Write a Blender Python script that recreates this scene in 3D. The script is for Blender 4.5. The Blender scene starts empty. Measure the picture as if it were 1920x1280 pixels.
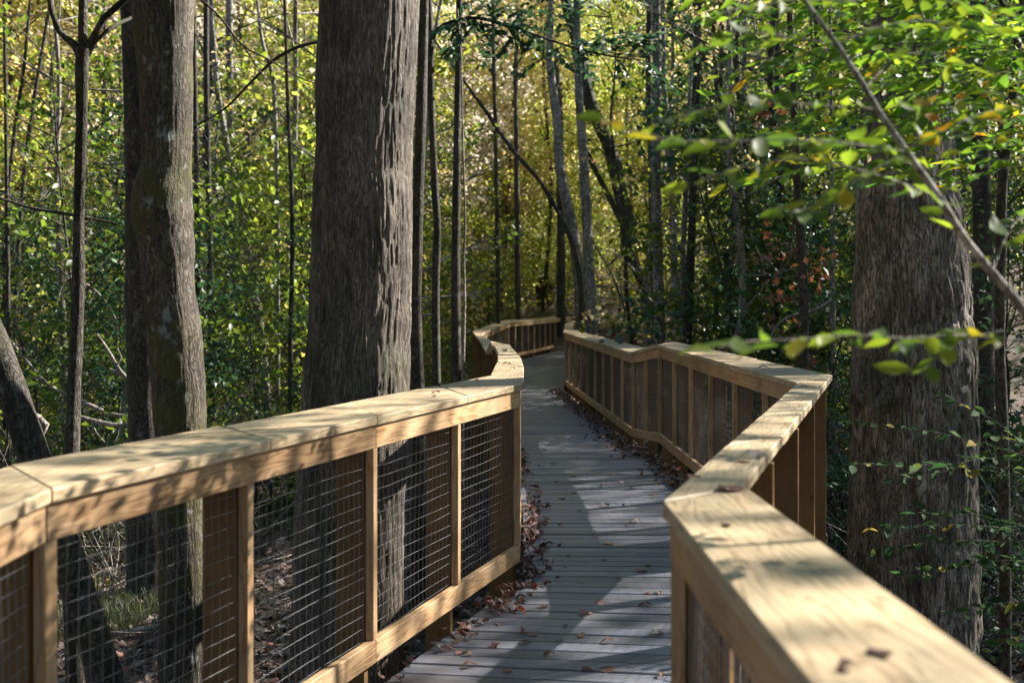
import bpy, math, random
import numpy as np
from mathutils import Vector

R = random.Random(7)
rad = math.radians
scene = bpy.context.scene
col = scene.collection
F = 2275.0            # focal length in photo pixels (42.7 mm on a 36 mm sensor)
EYE = 1.6
HY = 565.0
GROUND = -1.25

def P(px, py, d):
    return Vector(((px - 960) / F * d, d, EYE - (py - HY) / F * d))

# ------------------------------------------------------------------ materials
def new_mat(name):
    m = bpy.data.materials.new(name); m.use_nodes = True
    nt = m.node_tree; nt.nodes.clear()
    return m, nt

def N(nt, typ, **kw):
    n = nt.nodes.new(typ)
    for k, v in kw.items():
        if k == 'ins':
            for a, b in v.items(): n.inputs[a].default_value = b
        else: setattr(n, k, v)
    return n

def L(nt, a, b): nt.links.new(a, b)

def ramp(nt, stops, interp='LINEAR'):
    n = nt.nodes.new('ShaderNodeValToRGB'); cr = n.color_ramp; cr.interpolation = interp
    while len(cr.elements) < len(stops): cr.elements.new(0.5)
    for e, (p, c) in zip(cr.elements, stops):
        e.position = p; e.color = (c[0], c[1], c[2], 1)
    return n

def mathn(nt, op, a, b=None, clamp=False):
    n = nt.nodes.new('ShaderNodeMath'); n.operation = op; n.use_clamp = clamp
    for i, v in enumerate((a, b)):
        if v is None: continue
        if isinstance(v, (int, float)): n.inputs[i].default_value = v
        else: L(nt, v, n.inputs[i])
    return n.outputs[0]

def mixc(nt, fac, a, b, mode='MIX'):
    n = nt.nodes.new('ShaderNodeMix'); n.data_type = 'RGBA'; n.blend_type = mode
    if isinstance(fac, (int, float)): n.inputs[0].default_value = fac
    else: L(nt, fac, n.inputs[0])
    for i, v in ((6, a), (7, b)):
        if isinstance(v, tuple): n.inputs[i].default_value = (*v, 1)
        else: L(nt, v, n.inputs[i])
    return n.outputs[2]

def wood(name, light, dark, tint, rough=0.6, vary=.36, knots=True, rings=9.0, gray=0.0, contrast=0.8):
    m, nt = new_mat(name)
    uv = N(nt, 'ShaderNodeUVMap', uv_map='UVMap')
    rnd = N(nt, 'ShaderNodeAttribute', attribute_name='rnd')
    mp = N(nt, 'ShaderNodeMapping'); L(nt, uv.outputs[0], mp.inputs[0])
    mp.inputs['Scale'].default_value = (0.8, 8.0, 1)
    warp = N(nt, 'ShaderNodeTexNoise', ins={'Scale': 1.3, 'Detail': 3.0, 'Roughness': 0.5}); L(nt, mp.outputs[0], warp.inputs[0])
    band = mathn(nt, 'MULTIPLY', warp.outputs[0], rings)
    fr = mathn(nt, 'FRACT', band)
    saw = ramp(nt, [(0, (0, 0, 0)), (0.5, (0.2, 0.2, 0.2)), (0.84, (1, 1, 1)), (1.0, (0.0, 0.0, 0.0))]); L(nt, fr, saw.inputs[0])
    mp2 = N(nt, 'ShaderNodeMapping'); L(nt, uv.outputs[0], mp2.inputs[0]); mp2.inputs['Scale'].default_value = (6, 220, 1)
    fine = N(nt, 'ShaderNodeTexNoise', ins={'Scale': 1.0, 'Detail': 3.0, 'Roughness': 0.6}); L(nt, mp2.outputs[0], fine.inputs[0])
    g = mathn(nt, 'ADD', mathn(nt, 'MULTIPLY', saw.outputs[0], contrast * .62), mathn(nt, 'MULTIPLY', mathn(nt, 'SUBTRACT', fine.outputs[0], .25), .75), True)
    c = mixc(nt, g, light, dark)
    # large tonal blotches
    mp3 = N(nt, 'ShaderNodeMapping'); L(nt, uv.outputs[0], mp3.inputs[0]); mp3.inputs['Scale'].default_value = (2.2, 5, 1)
    bl = N(nt, 'ShaderNodeTexNoise', ins={'Scale': 1.4, 'Detail': 4.0, 'Roughness': 0.6}); L(nt, mp3.outputs[0], bl.inputs[0])
    blr = ramp(nt, [(0.36, (0, 0, 0)), (0.68, (1, 1, 1))]); L(nt, bl.outputs[0], blr.inputs[0])
    c = mixc(nt, mathn(nt, 'MULTIPLY', blr.outputs[0], .6), c, tint)
    hs = N(nt, 'ShaderNodeHueSaturation'); L(nt, c, hs.inputs['Color'])
    L(nt, mathn(nt, 'ADD', mathn(nt, 'MULTIPLY', rnd.outputs['Fac'], vary), 1 - vary / 2), hs.inputs['Value'])
    hs.inputs['Saturation'].default_value = 1 - gray
    c = hs.outputs[0]
    tcw = N(nt, 'ShaderNodeTexCoord'); sw = N(nt, 'ShaderNodeTexNoise', ins={'Scale': 2.3, 'Detail': 6.0, 'Roughness': .65}); L(nt, tcw.outputs['Object'], sw.inputs[0])
    swr = ramp(nt, [(.34, (.62, .60, .58)), (.52, (1, 1, 1)), (.7, (1.12, 1.1, 1.06))]); L(nt, sw.outputs[0], swr.inputs[0])
    c = mixc(nt, .8, c, swr.outputs[0], 'MULTIPLY')
    if knots:
        mk = N(nt, 'ShaderNodeMapping'); L(nt, uv.outputs[0], mk.inputs[0]); mk.inputs['Scale'].default_value = (2.6, 6.5, 1)
        vo = N(nt, 'ShaderNodeTexVoronoi', ins={'Scale': 1.0}); L(nt, mk.outputs[0], vo.inputs[0])
        kr = ramp(nt, [(0.0, (1, 1, 1)), (0.05, (.8, .8, .8)), (0.085, (0, 0, 0))]); L(nt, vo.outputs['Distance'], kr.inputs[0])
        wn = N(nt, 'ShaderNodeTexWhiteNoise', noise_dimensions='3D'); L(nt, vo.outputs['Position'], wn.inputs[0])
        keep = mathn(nt, 'GREATER_THAN', wn.outputs[0], 0.45)
        c = mixc(nt, mathn(nt, 'MULTIPLY', kr.outputs[0], mathn(nt, 'MULTIPLY', keep, .8)), c, tuple(x * .42 for x in dark))
        # nail heads / small dark specks
        ms = N(nt, 'ShaderNodeMapping'); L(nt, uv.outputs[0], ms.inputs[0]); ms.inputs['Scale'].default_value = (9, 16, 1)
        vs = N(nt, 'ShaderNodeTexVoronoi', ins={'Scale': 1.0}); L(nt, ms.outputs[0], vs.inputs[0])
        sr = ramp(nt, [(0.0, (1, 1, 1)), (0.05, (1, 1, 1)), (0.07, (0, 0, 0))]); L(nt, vs.outputs['Distance'], sr.inputs[0])
        ws = N(nt, 'ShaderNodeTexWhiteNoise', noise_dimensions='3D'); L(nt, vs.outputs['Position'], ws.inputs[0])
        c = mixc(nt, mathn(nt, 'MULTIPLY', sr.outputs[0], mathn(nt, 'MULTIPLY', mathn(nt, 'GREATER_THAN', ws.outputs[0], 0.7), .75)), c, (.09, .06, .04))
    b = N(nt, 'ShaderNodeBsdfPrincipled', ins={'Roughness': rough}); L(nt, c, b.inputs['Base Color'])
    b.inputs['Specular IOR Level'].default_value = 0.35
    bm = N(nt, 'ShaderNodeBump', ins={'Strength': 0.35, 'Distance': 0.004}); L(nt, g, bm.inputs['Height']); L(nt, bm.outputs[0], b.inputs['Normal'])
    o = N(nt, 'ShaderNodeOutputMaterial'); L(nt, b.outputs[0], o.inputs[0])
    return m

M = {}
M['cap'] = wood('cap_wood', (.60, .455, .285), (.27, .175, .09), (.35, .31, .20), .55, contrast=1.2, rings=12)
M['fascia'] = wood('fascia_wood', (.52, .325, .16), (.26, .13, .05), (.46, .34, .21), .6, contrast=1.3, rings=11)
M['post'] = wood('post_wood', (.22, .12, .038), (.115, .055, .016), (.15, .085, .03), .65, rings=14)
M['deck'] = wood('deck_wood', (.165, .18, .235), (.07, .077, .10), (.15, .135, .125), .36, vary=.6, knots=False, rings=7, gray=.15, contrast=.5)  # weathered grey, with the blue of skylit shade put into the base colour

def bark(name, base, dark, light, moss=(.045, .05, .012), moss_amt=.35, lichen=.35, zs=.16, scale=16, bump=.9, bands=False):
    m, nt = new_mat(name)
    tc = N(nt, 'ShaderNodeTexCoord')
    mp = N(nt, 'ShaderNodeMapping'); L(nt, tc.outputs['Object'], mp.inputs[0]); mp.inputs['Scale'].default_value = (1, 1, zs)
    w = N(nt, 'ShaderNodeTexNoise', ins={'Scale': scale * .35, 'Detail': 3.0}); L(nt, mp.outputs[0], w.inputs[0])
    wm = nt.nodes.new('ShaderNodeVectorMath'); wm.operation = 'MULTIPLY_ADD'
    L(nt, w.outputs['Color'], wm.inputs[0]); wm.inputs[1].default_value = (.12, .12, .12); L(nt, mp.outputs[0], wm.inputs[2])
    n1 = N(nt, 'ShaderNodeTexNoise', ins={'Scale': scale * 2.2, 'Detail': 6.0, 'Roughness': 0.68}); L(nt, wm.outputs[0], n1.inputs[0])
    v1 = N(nt, 'ShaderNodeTexNoise', ins={'Scale': scale * 1.5, 'Detail': 2.0, 'Roughness': 0.5}); L(nt, wm.outputs[0], v1.inputs[0])
    rdg = mathn(nt, 'ABSOLUTE', mathn(nt, 'SUBTRACT', v1.outputs[0], .5))
    vr = ramp(nt, [(0, (0, 0, 0)), (.035, (.55, .55, .55)), (.12, (1, 1, 1))]); L(nt, rdg, vr.inputs[0])
    h = mathn(nt, 'ADD', mathn(nt, 'MULTIPLY', vr.outputs[0], .45), mathn(nt, 'MULTIPLY', n1.outputs[0], .95))
    cr = ramp(nt, [(.42, dark), (.75, base), (1.15 / 1.2, light)]); L(nt, mathn(nt, 'MULTIPLY', h, .95), cr.inputs[0])
    c = cr.outputs[0]
    mpb = N(nt, 'ShaderNodeMapping'); L(nt, tc.outputs['Object'], mpb.inputs[0]); mpb.inputs['Scale'].default_value = (1, 1, .35)
    bd = N(nt, 'ShaderNodeTexNoise', ins={'Scale': 5.0, 'Detail': 6.0, 'Roughness': .65}); L(nt, mpb.outputs[0], bd.inputs[0])
    bdr = ramp(nt, [(.36, (.38, .38, .36)), (.6, (1.2, 1.16, 1.12))]); L(nt, bd.outputs[0], bdr.inputs[0])
    c = mixc(nt, 1.0, c, bdr.outputs[0], 'MULTIPLY')
    big = N(nt, 'ShaderNodeTexNoise', ins={'Scale': 2.2, 'Detail': 5.0, 'Roughness': .6}); L(nt, tc.outputs['Object'], big.inputs[0])
    mr = ramp(nt, [(.50, (0, 0, 0)), (.64, (1, 1, 1))]); L(nt, big.outputs[0], mr.inputs[0])
    c = mixc(nt, mathn(nt, 'MULTIPLY', mr.outputs[0], moss_amt), c, moss)
    ln = N(nt, 'ShaderNodeTexNoise', ins={'Scale': 9.0, 'Detail': 5.0, 'Roughness': .7}); 
    mpl = N(nt, 'ShaderNodeMapping'); L(nt, tc.outputs['Object'], mpl.inputs[0]); mpl.inputs['Scale'].default_value = (1, 1, 1.8 if bands else .7); mpl.inputs['Location'].default_value = (5, 3, 1)
    L(nt, mpl.outputs[0], ln.inputs[0])
    lr = ramp(nt, [(.60, (0, 0, 0)), (.67, (1, 1, 1))]); L(nt, ln.outputs[0], lr.inputs[0])
    c = mixc(nt, mathn(nt, 'MULTIPLY', lr.outputs[0], lichen), c, (.30, .33, .30))
    b = N(nt, 'ShaderNodeBsdfPrincipled', ins={'Roughness': .75}); L(nt, c, b.inputs['Base Color'])
    b.inputs['Specular IOR Level'].default_value = .3
    bm = N(nt, 'ShaderNodeBump', ins={'Strength': bump, 'Distance': 0.02}); L(nt, h, bm.inputs['Height']); L(nt, bm.outputs[0], b.inputs['Normal'])
    o = N(nt, 'ShaderNodeOutputMaterial'); L(nt, b.outputs[0], o.inputs[0])
    return m

M['bark_rough'] = bark('bark_rough', (.115, .096, .08), (.026, .021, .017), (.27, .235, .20), moss_amt=.4, lichen=.2, zs=.10, scale=52, bump=.6)
M['bark_furrow'] = bark('bark_furrow', (.20, .168, .138), (.03, .024, .018), (.40, .36, .31), moss_amt=.35, lichen=.55, zs=.15, scale=32, bump=.75)
M['bark_smooth'] = bark('bark_smooth', (.085, .07, .052), (.025, .02, .015), (.19, .165, .13), moss=(.085, .082, .016), moss_amt=.95, lichen=.7, zs=.25, scale=34, bump=.5)
M['bark_dark'] = bark('bark_dark', (.06, .048, .038), (.015, .012, .01), (.13, .115, .10), moss_amt=.4, lichen=.35, zs=.4, scale=26, bump=.6)
M['bark_pale'] = bark('bark_pale', (.22, .20, .185), (.06, .05, .045), (.48, .45, .42), moss_amt=.25, lichen=.7, zs=.8, scale=12, bump=.4, bands=True)
M['bark_dead'] = bark('bark_dead', (.27, .24, .21), (.08, .065, .055), (.5, .46, .42), moss_amt=.15, lichen=.4, zs=.6, scale=22, bump=.5)

def leafmat(name, stops, trans=.45, rough=.42, spec=.4):
    m, nt = new_mat(name)
    at = N(nt, 'ShaderNodeAttribute', attribute_name='rnd')
    oi = N(nt, 'ShaderNodeObjectInfo')
    cr = ramp(nt, stops); L(nt, at.outputs['Fac'], cr.inputs[0])
    hs = N(nt, 'ShaderNodeHueSaturation'); L(nt, cr.outputs[0], hs.inputs['Color'])
    L(nt, mathn(nt, 'ADD', mathn(nt, 'MULTIPLY', oi.outputs['Random'], .03), .487), hs.inputs['Hue'])
    L(nt, mathn(nt, 'ADD', mathn(nt, 'MULTIPLY', oi.outputs['Random'], .5), .75), hs.inputs['Value'])
    b = N(nt, 'ShaderNodeBsdfPrincipled', ins={'Roughness': rough}); L(nt, hs.outputs[0], b.inputs['Base Color'])
    b.inputs['Specular IOR Level'].default_value = spec
    t = N(nt, 'ShaderNodeBsdfTranslucent')
    g = N(nt, 'ShaderNodeHueSaturation', ins={'Saturation': 1.03, 'Value': 2.3}); L(nt, hs.outputs[0], g.inputs['Color']); L(nt, g.outputs[0], t.inputs['Color'])
    mx = N(nt, 'ShaderNodeMixShader', ins={0: trans}); L(nt, b.outputs[0], mx.inputs[1]); L(nt, t.outputs[0], mx.inputs[2])
    o = N(nt, 'ShaderNodeOutputMaterial'); L(nt, mx.outputs[0], o.inputs[0])
    return m

M['leaf_green'] = leafmat('leaf_green', [(0, (.035, .065, .010)), (.5, (.082, .122, .016)), (.85, (.155, .19, .028)), (.96, (.24, .20, .05)), (1, (.32, .15, .03))])
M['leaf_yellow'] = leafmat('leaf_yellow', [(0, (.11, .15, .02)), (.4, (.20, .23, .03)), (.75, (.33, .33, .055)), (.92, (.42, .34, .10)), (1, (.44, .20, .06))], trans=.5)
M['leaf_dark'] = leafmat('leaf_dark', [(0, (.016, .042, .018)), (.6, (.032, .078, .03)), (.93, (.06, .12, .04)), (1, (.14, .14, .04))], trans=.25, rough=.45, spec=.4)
M['leaf_autumn'] = leafmat('leaf_autumn', [(0, (.20, .20, .07)), (.35, (.36, .31, .13)), (.65, (.48, .34, .15)), (.85, (.52, .45, .33)), (1, (.48, .18, .08))], trans=.5)
M['leaf_pink'] = leafmat('leaf_pink', [(0, (.18, .18, .10)), (.35, (.38, .33, .24)), (.65, (.50, .41, .33)), (.85, (.66, .60, .52)), (1, (.40, .18, .10))], trans=.4)  # pinkish dead leaves, paled further: airy haze is put into the colour
M['leaf_rust'] = leafmat('leaf_rust', [(0, (.05, .028, .016)), (.5, (.12, .055, .025)), (1, (.26, .11, .035))], trans=.3)
M['leaf_near'] = leafmat('leaf_near', [(0, (.045, .10, .015)), (.5, (.12, .19, .018)), (.9, (.22, .28, .025)), (.965, (.34, .26, .02)), (1, (.36, .13, .02))], trans=.5, rough=.5, spec=.35)
M['leaf_far'] = leafmat('leaf_far', [(0, (.10, .15, .03)), (.35, (.26, .30, .05)), (.6, (.44, .41, .16)), (.75, (.54, .38, .16)), (.9, (.66, .64, .50)), (1, (.62, .34, .16))], trans=.5)  # mixed autumn tones, paled: distant haze and brightness are put into the colour
M['leaf_bush'] = leafmat('leaf_bush', [(0, (.02, .05, .02)), (.6, (.04, .09, .03)), (.93, (.08, .13, .035)), (1, (.26, .20, .04))], trans=.3, rough=.75, spec=.08)
M['leaf_fallen'] = leafmat('leaf_fallen', [(0, (.05, .022, .016)), (.4, (.10, .045, .032)), (.65, (.17, .085, .055)), (.85, (.26, .18, .14)), (.95, (.36, .32, .30)), (1, (.30, .06, .025))], trans=.12, rough=.6, spec=.3)
M['leaf_litter'] = leafmat('leaf_litter', [(0, (.05, .03, .022)), (.4, (.12, .07, .05)), (.7, (.21, .15, .12)), (.92, (.32, .26, .23)), (1, (.28, .10, .05))], trans=.08, rough=.55, spec=.35)
M['grass'] = leafmat('grass_blade', [(0, (.03, .05, .015)), (.6, (.07, .10, .03)), (1, (.20, .19, .07))], trans=.35)

m, nt = new_mat('galvanised_wire')
b = N(nt, 'ShaderNodeBsdfPrincipled', ins={'Base Color': (.17, .17, .175, 1), 'Metallic': .5, 'Roughness': .5}); o = N(nt, 'ShaderNodeOutputMaterial'); L(nt, b.outputs[0], o.inputs[0]); M['wire'] = m

m, nt = new_mat('forest_floor')
tc = N(nt, 'ShaderNodeTexCoord')
n1 = N(nt, 'ShaderNodeTexNoise', ins={'Scale': 14.0, 'Detail': 8.0, 'Roughness': .75}); L(nt, tc.outputs['Object'], n1.inputs[0])
v = N(nt, 'ShaderNodeTexVoronoi', ins={'Scale': 16.0}); L(nt, tc.outputs['Object'], v.inputs[0])
cr = ramp(nt, [(.3, (.022, .015, .011)), (.5, (.065, .04, .028)), (.62, (.13, .085, .06)), (.75, (.22, .17, .14))]); 
L(nt, mathn(nt, 'ADD', mathn(nt, 'MULTIPLY', n1.outputs[0], .7), mathn(nt, 'MULTIPLY', v.outputs['Color'], .3)), cr.inputs[0])
n2 = N(nt, 'ShaderNodeTexNoise', ins={'Scale': .35, 'Detail': 4.0}); L(nt, tc.outputs['Object'], n2.inputs[0])
r2 = ramp(nt, [(.48, (0, 0, 0)), (.62, (1, 1, 1))]); L(nt, n2.outputs[0], r2.inputs[0])
c = mixc(nt, mathn(nt, 'MULTIPLY', r2.outputs[0], .45), cr.outputs[0], (.035, .045, .015))
b = N(nt, 'ShaderNodeBsdfPrincipled', ins={'Roughness': .9}); L(nt, c, b.inputs['Base Color'])
bm = N(nt, 'ShaderNodeBump', ins={'Strength': 1.0, 'Distance': .05}); L(nt, n1.outputs[0], bm.inputs['Height']); L(nt, bm.outputs[0], b.inputs['Normal'])
o = N(nt, 'ShaderNodeOutputMaterial'); L(nt, b.outputs[0], o.inputs[0]); M['floor'] = m

# ------------------------------------------------------------------ object helpers
def tag(o, label=None, cat=None, group=None, kind=None):
    if label: o['label'] = label
    if cat: o['category'] = cat
    if group: o['group'] = group
    if kind: o['kind'] = kind
    return o

def empty(name, loc, label=None, cat=None, group=None):
    o = bpy.data.objects.new(name, None); col.objects.link(o); o.location = loc
    o.empty_display_size = .2
    return tag(o, label, cat, group)

def link_mesh(name, me, mat, parent=None, loc=(0, 0, 0)):
    if mat is not None and len(me.materials) == 0: me.materials.append(mat)
    o = bpy.data.objects.new(name, me); col.objects.link(o)
    o.location = loc
    if parent is not None: o.parent = parent
    return o

def np_mesh(name, V, Fc, rnd=None, smooth=False, uv=None):
    """V (n,3); Fc (m,k) equal-size faces"""
    me = bpy.data.meshes.new(name)
    V = np.asarray(V, dtype=np.float32); Fc = np.asarray(Fc, dtype=np.int32)
    m, k = Fc.shape
    me.vertices.add(len(V)); me.vertices.foreach_set('co', V.ravel())
    me.loops.add(m * k); me.loops.foreach_set('vertex_index', Fc.ravel())
    me.polygons.add(m); me.polygons.foreach_set('loop_start', np.arange(0, m * k, k, dtype=np.int32))
    try: me.polygons.foreach_set('loop_total', np.full(m, k, dtype=np.int32))
    except Exception: pass
    if smooth: me.polygons.foreach_set('use_smooth', np.ones(m, dtype=bool))
    me.update(calc_edges=True)
    if rnd is not None:
        a = me.attributes.new('rnd', 'FLOAT', 'POINT'); a.data.foreach_set('value', np.asarray(rnd, dtype=np.float32))
    return me

class MB:
    """collects hexahedral boards with grain UVs"""
    def __init__(s): s.v = []; s.f = []; s.uv = []; s.r = []
    def hexa(s, c, d):
        """c: 8 corners (bottom 4 ccw, top 4 ccw); d: grain direction"""
        o = len(s.v); c = [Vector(p) for p in c]; d = Vector(d).normalized()
        s.v += [tuple(p) for p in c]
        rr = R.random(); s.r += [rr] * 8
        ou, ov = R.uniform(0, 50), R.uniform(0, 50)
        for q in ((3, 2, 1, 0), (4, 5, 6, 7), (0, 1, 5, 4), (1, 2, 6, 5), (2, 3, 7, 6), (3, 0, 4, 7)):
            pts = [c[i] for i in q]
            n = (pts[1] - pts[0]).cross(pts[2] - pts[0])
            if n.length < 1e-9: n = (pts[2] - pts[0]).cross(pts[3] - pts[0])
            n.normalize()
            if abs(n.dot(d)) > .8:
                a = Vector((0, 0, 1)) if abs(n.z) < .8 else Vector((1, 0, 0)); e = n.cross(a).normalized(); k = .12
                uvs = [(p.dot(e) * .4 + ou, p.dot(a) + ov) for p in pts]
            else:
                e = n.cross(d).normalized()
                uvs = [(p.dot(d) + ou, p.dot(e) + ov) for p in pts]
            s.f.append(tuple(o + i for i in q)); s.uv.append(uvs)
    def box(s, p0, p1, w, h, up=(0, 0, 1)):
        """board from p0 to p1, width vector dir = d x up, centred"""
        p0 = Vector(p0); p1 = Vector(p1); d = (p1 - p0).normalized(); up = Vector(up)
        side = d.cross(up).normalized(); u = side.cross(d).normalized()
        a, b = side * w / 2, u * h / 2
        s.hexa([p0 - a - b, p0 + a - b, p1 + a - b, p1 - a - b, p0 - a + b, p0 + a + b, p1 + a + b, p1 - a + b], d)
    def build(s, name, mat, parent=None, bevel=.003, loc=(0, 0, 0)):
        me = bpy.data.meshes.new(name)
        L0 = Vector(loc)
        me.from_pydata([tuple(Vector(p) - L0) for p in s.v], [], s.f); 
        ul = me.uv_layers.new(name='UVMap'); i = 0
        flat = [c for f in s.uv for uv in f for c in uv]
        ul.data.foreach_set('uv', flat)
        a = me.attributes.new('rnd', 'FLOAT', 'POINT'); a.data.foreach_set('value', s.r)
        o = link_mesh(name, me, mat, parent, loc)
        if bevel:
            b = o.modifiers.new('bevel', 'BEVEL'); b.width = bevel; b.segments = 1; b.limit_method = 'ANGLE'
        return o

# value noise in 2-D, periodic in the first axis
def vnoise(u, v, seed, nu, nv=64):
    g = np.random.RandomState(seed).rand(nu, nv)
    iu = np.floor(u).astype(int); iv = np.floor(v).astype(int)
    fu = u - iu; fv = v - iv; fu = fu * fu * (3 - 2 * fu); fv = fv * fv * (3 - 2 * fv)
    a = g[iu % nu, iv % nv]; b_ = g[(iu + 1) % nu, iv % nv]; c_ = g[iu % nu, (iv + 1) % nv]; d_ = g[(iu + 1) % nu, (iv + 1) % nv]
    return (a * (1 - fu) + b_ * fu) * (1 - fv) + (c_ * (1 - fu) + d_ * fu) * fv

def catmull(pts, radii, step):
    pts = np.array([tuple(p) for p in pts], float); n_ = len(pts)
    t = np.concatenate([[0], np.cumsum(np.linalg.norm(np.diff(pts, axis=0), axis=1) + 1e-6)])
    m_ = np.zeros_like(pts)
    for i in range(n_):
        a, b_ = max(i - 1, 0), min(i + 1, n_ - 1); m_[i] = (pts[b_] - pts[a]) / (t[b_] - t[a])
    out = []; ro = []
    for i in range(n_ - 1):
        h = t[i + 1] - t[i]; n = max(1, int(round(h / step)))
        for k in range(n):
            u = k / n; u2 = u * u; u3 = u2 * u
            out.append((2 * u3 - 3 * u2 + 1) * pts[i] + (u3 - 2 * u2 + u) * h * m_[i] + (-2 * u3 + 3 * u2) * pts[i + 1] + (u3 - u2) * h * m_[i + 1])
            w_ = u2 * (3 - 2 * u); ro.append(radii[i] * (1 - w_) + radii[i + 1] * w_)
    out.append(pts[-1]); ro.append(radii[-1])
    return np.array(out), np.array(ro)

def tube_arrays(pts, radii, seg=8, step=.3, lump=0.0, seed=0, furrow=0.0, nridge=40, smoothpath=True):
    C_, r = catmull(pts, radii, step) if smoothpath else (np.array([tuple(p) for p in pts], float), np.array(radii, float))
    n = len(C_)
    T = np.gradient(C_, axis=0); T /= (np.linalg.norm(T, axis=1)[:, None] + 1e-9)
    ref = np.array([0.0, 1.0, 0.0]) if abs(T[:, 1]).mean() < .8 else np.array([0.0, 0.0, 1.0])
    X = np.cross(T, ref); X /= (np.linalg.norm(X, axis=1)[:, None] + 1e-9)
    Y = np.cross(T, X)
    th = np.linspace(0, 2 * np.pi, seg, endpoint=False)
    S = np.concatenate([[0], np.cumsum(np.linalg.norm(np.diff(C_, axis=0), axis=1))])
    TH, SS = np.meshgrid(th, S)
    rr = np.repeat(r[:, None], seg, 1)
    if lump:
        rr = rr * (1 + lump * (vnoise(TH / (2 * np.pi) * 5, SS / .5 + 3, seed, 5) - .5) * 2 + lump * .5 * (vnoise(TH / (2 * np.pi) * 9, SS / .17, seed + 1, 9) - .5) * 2)
    if furrow:
        wv = (vnoise(TH / (2 * np.pi) * 10, SS / .28, seed + 5, 10) - .5) * 1.6
        a = vnoise((TH / (2 * np.pi) * nridge + wv) % nridge, SS / .22, seed + 2, nridge)
        b_ = vnoise((TH / (2 * np.pi) * nridge * 2 + wv * 2) % (nridge * 2), SS / .10, seed + 3, nridge * 2)
        rg = 1 - np.abs(a * 2 - 1) ; rg2 = 1 - np.abs(b_ * 2 - 1)
        rr = rr - furrow * (rg ** 2.5) - furrow * .45 * (rg2 ** 3)
    V = C_[:, None, :] + X[:, None, :] * (np.cos(TH) * rr)[..., None] + Y[:, None, :] * (np.sin(TH) * rr)[..., None]
    V = V.reshape(-1, 3)
    i = np.arange(n - 1)[:, None] * seg; j = np.arange(seg)[None, :]; j2 = (j + 1) % seg
    Fq = np.stack([i + j, i + j2, i + seg + j2, i + seg + j], -1).reshape(-1, 4)
    return V, Fq

class TB:
    def __init__(s): s.V = []; s.F = []; s.n = 0
    def tube(s, pts, radii, **k):
        V, Fq = tube_arrays(pts, radii, **k); s.V.append(V); s.F.append(Fq + s.n); s.n += len(V)
    def mesh(s, name, origin=(0, 0, 0)):
        V = np.concatenate(s.V) - np.array(tuple(origin)); return np_mesh(name, V, np.concatenate(s.F), np.random.rand(s.n), smooth=True)

# ------------------------------------------------------------------ leaves
def rand_frames(n, rs, tilt, heading=None):
    """random leaf frames: normal near +z (tilt sd), long axis heading random"""
    h = rs.uniform(0, 2 * np.pi, n) if heading is None else heading + rs.normal(0, .55, n)
    d = np.stack([np.cos(h), np.sin(h), rs.normal(-.15, tilt, n)], 1); d /= np.linalg.norm(d, axis=1)[:, None]
    up = np.stack([rs.normal(0, tilt, n), rs.normal(0, tilt, n), np.ones(n)], 1)
    s = np.cross(d, up); s /= np.linalg.norm(s, axis=1)[:, None]
    nn = np.cross(s, d)
    return d, s, nn

def leaf_quads(C_, d, s, nn, size, rs, wid=.33):
    n = len(C_); l = size * rs.uniform(.65, 1.25, n)[:, None]; w = l * wid
    b_ = C_ - d * l / 2; t = C_ + d * l / 2 - nn * l * .10
    a = C_ - s * w + nn * l * .08; c_ = C_ + s * w + nn * l * .08
    V = np.stack([b_, a, t, c_], 1).reshape(-1, 3)
    o = np.arange(n)[:, None] * 4
    Fq = np.concatenate([o + np.array([[0, 1, 2]]), o + np.array([[0, 2, 3]])], 0)
    return V, Fq, np.repeat(rs.rand(n), 4)

def spray_cloud(centers, per, rad_, size, rs, tilt=.35, flat=.2, hmin=None):
    C_ = []; 
    k = len(centers)
    rs_c = rs.rand(k)
    idx = np.repeat(np.arange(k), per)
    r = np.sqrt(rs.rand(len(idx))) * rad_ * rs.uniform(.5, 1.3, k)[idx]; a = rs.uniform(0, 2 * np.pi, len(idx))
    tx = rs.normal(0, .25, k)[idx]; ty = rs.normal(0, .25, k)[idx]
    x = r * np.cos(a); y = r * np.sin(a)
    z = x * tx + y * ty + rs.normal(0, rad_ * flat, len(idx)) - r * r * .25 / rad_
    P_ = centers[idx] + np.stack([x, y, z], 1)
    d, s, nn = rand_frames(len(idx), rs, tilt)
    V, Fq, rn = leaf_quads(P_, d, s, nn, size, rs)
    base = np.repeat(rs_c[idx], 4)
    return V, Fq, np.clip(rn * .6 + base * .4, 0, 1)

def leaf_shape(kind):
    if kind == 'ovate':
        o = [(0, 0), (.18, .16), (.42, .24), (.68, .18), (.88, .07), (1.0, 0), (.88, -.07), (.68, -.18), (.42, -.24), (.18, -.16)]
    elif kind == 'lobed':
        o = [(0, 0), (.10, .14), (.26, .15), (.34, .28), (.50, .21), (.64, .29), (.80, .14), (1, 0), (.80, -.12), (.64, -.27), (.50, -.19), (.34, -.29), (.26, -.14), (.10, -.15)]
    else:
        o = [(0, 0), (.04, .2), (.02, .34), (.22, .33), (.38, .42), (.52, .28), (.68, .26), (.78, .12), (1, 0), (.80, -.11), (.68, -.25), (.52, -.26), (.40, -.40), (.2, -.33), (.02, -.32), (.04, -.18)]
    return np.array(o)

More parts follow.
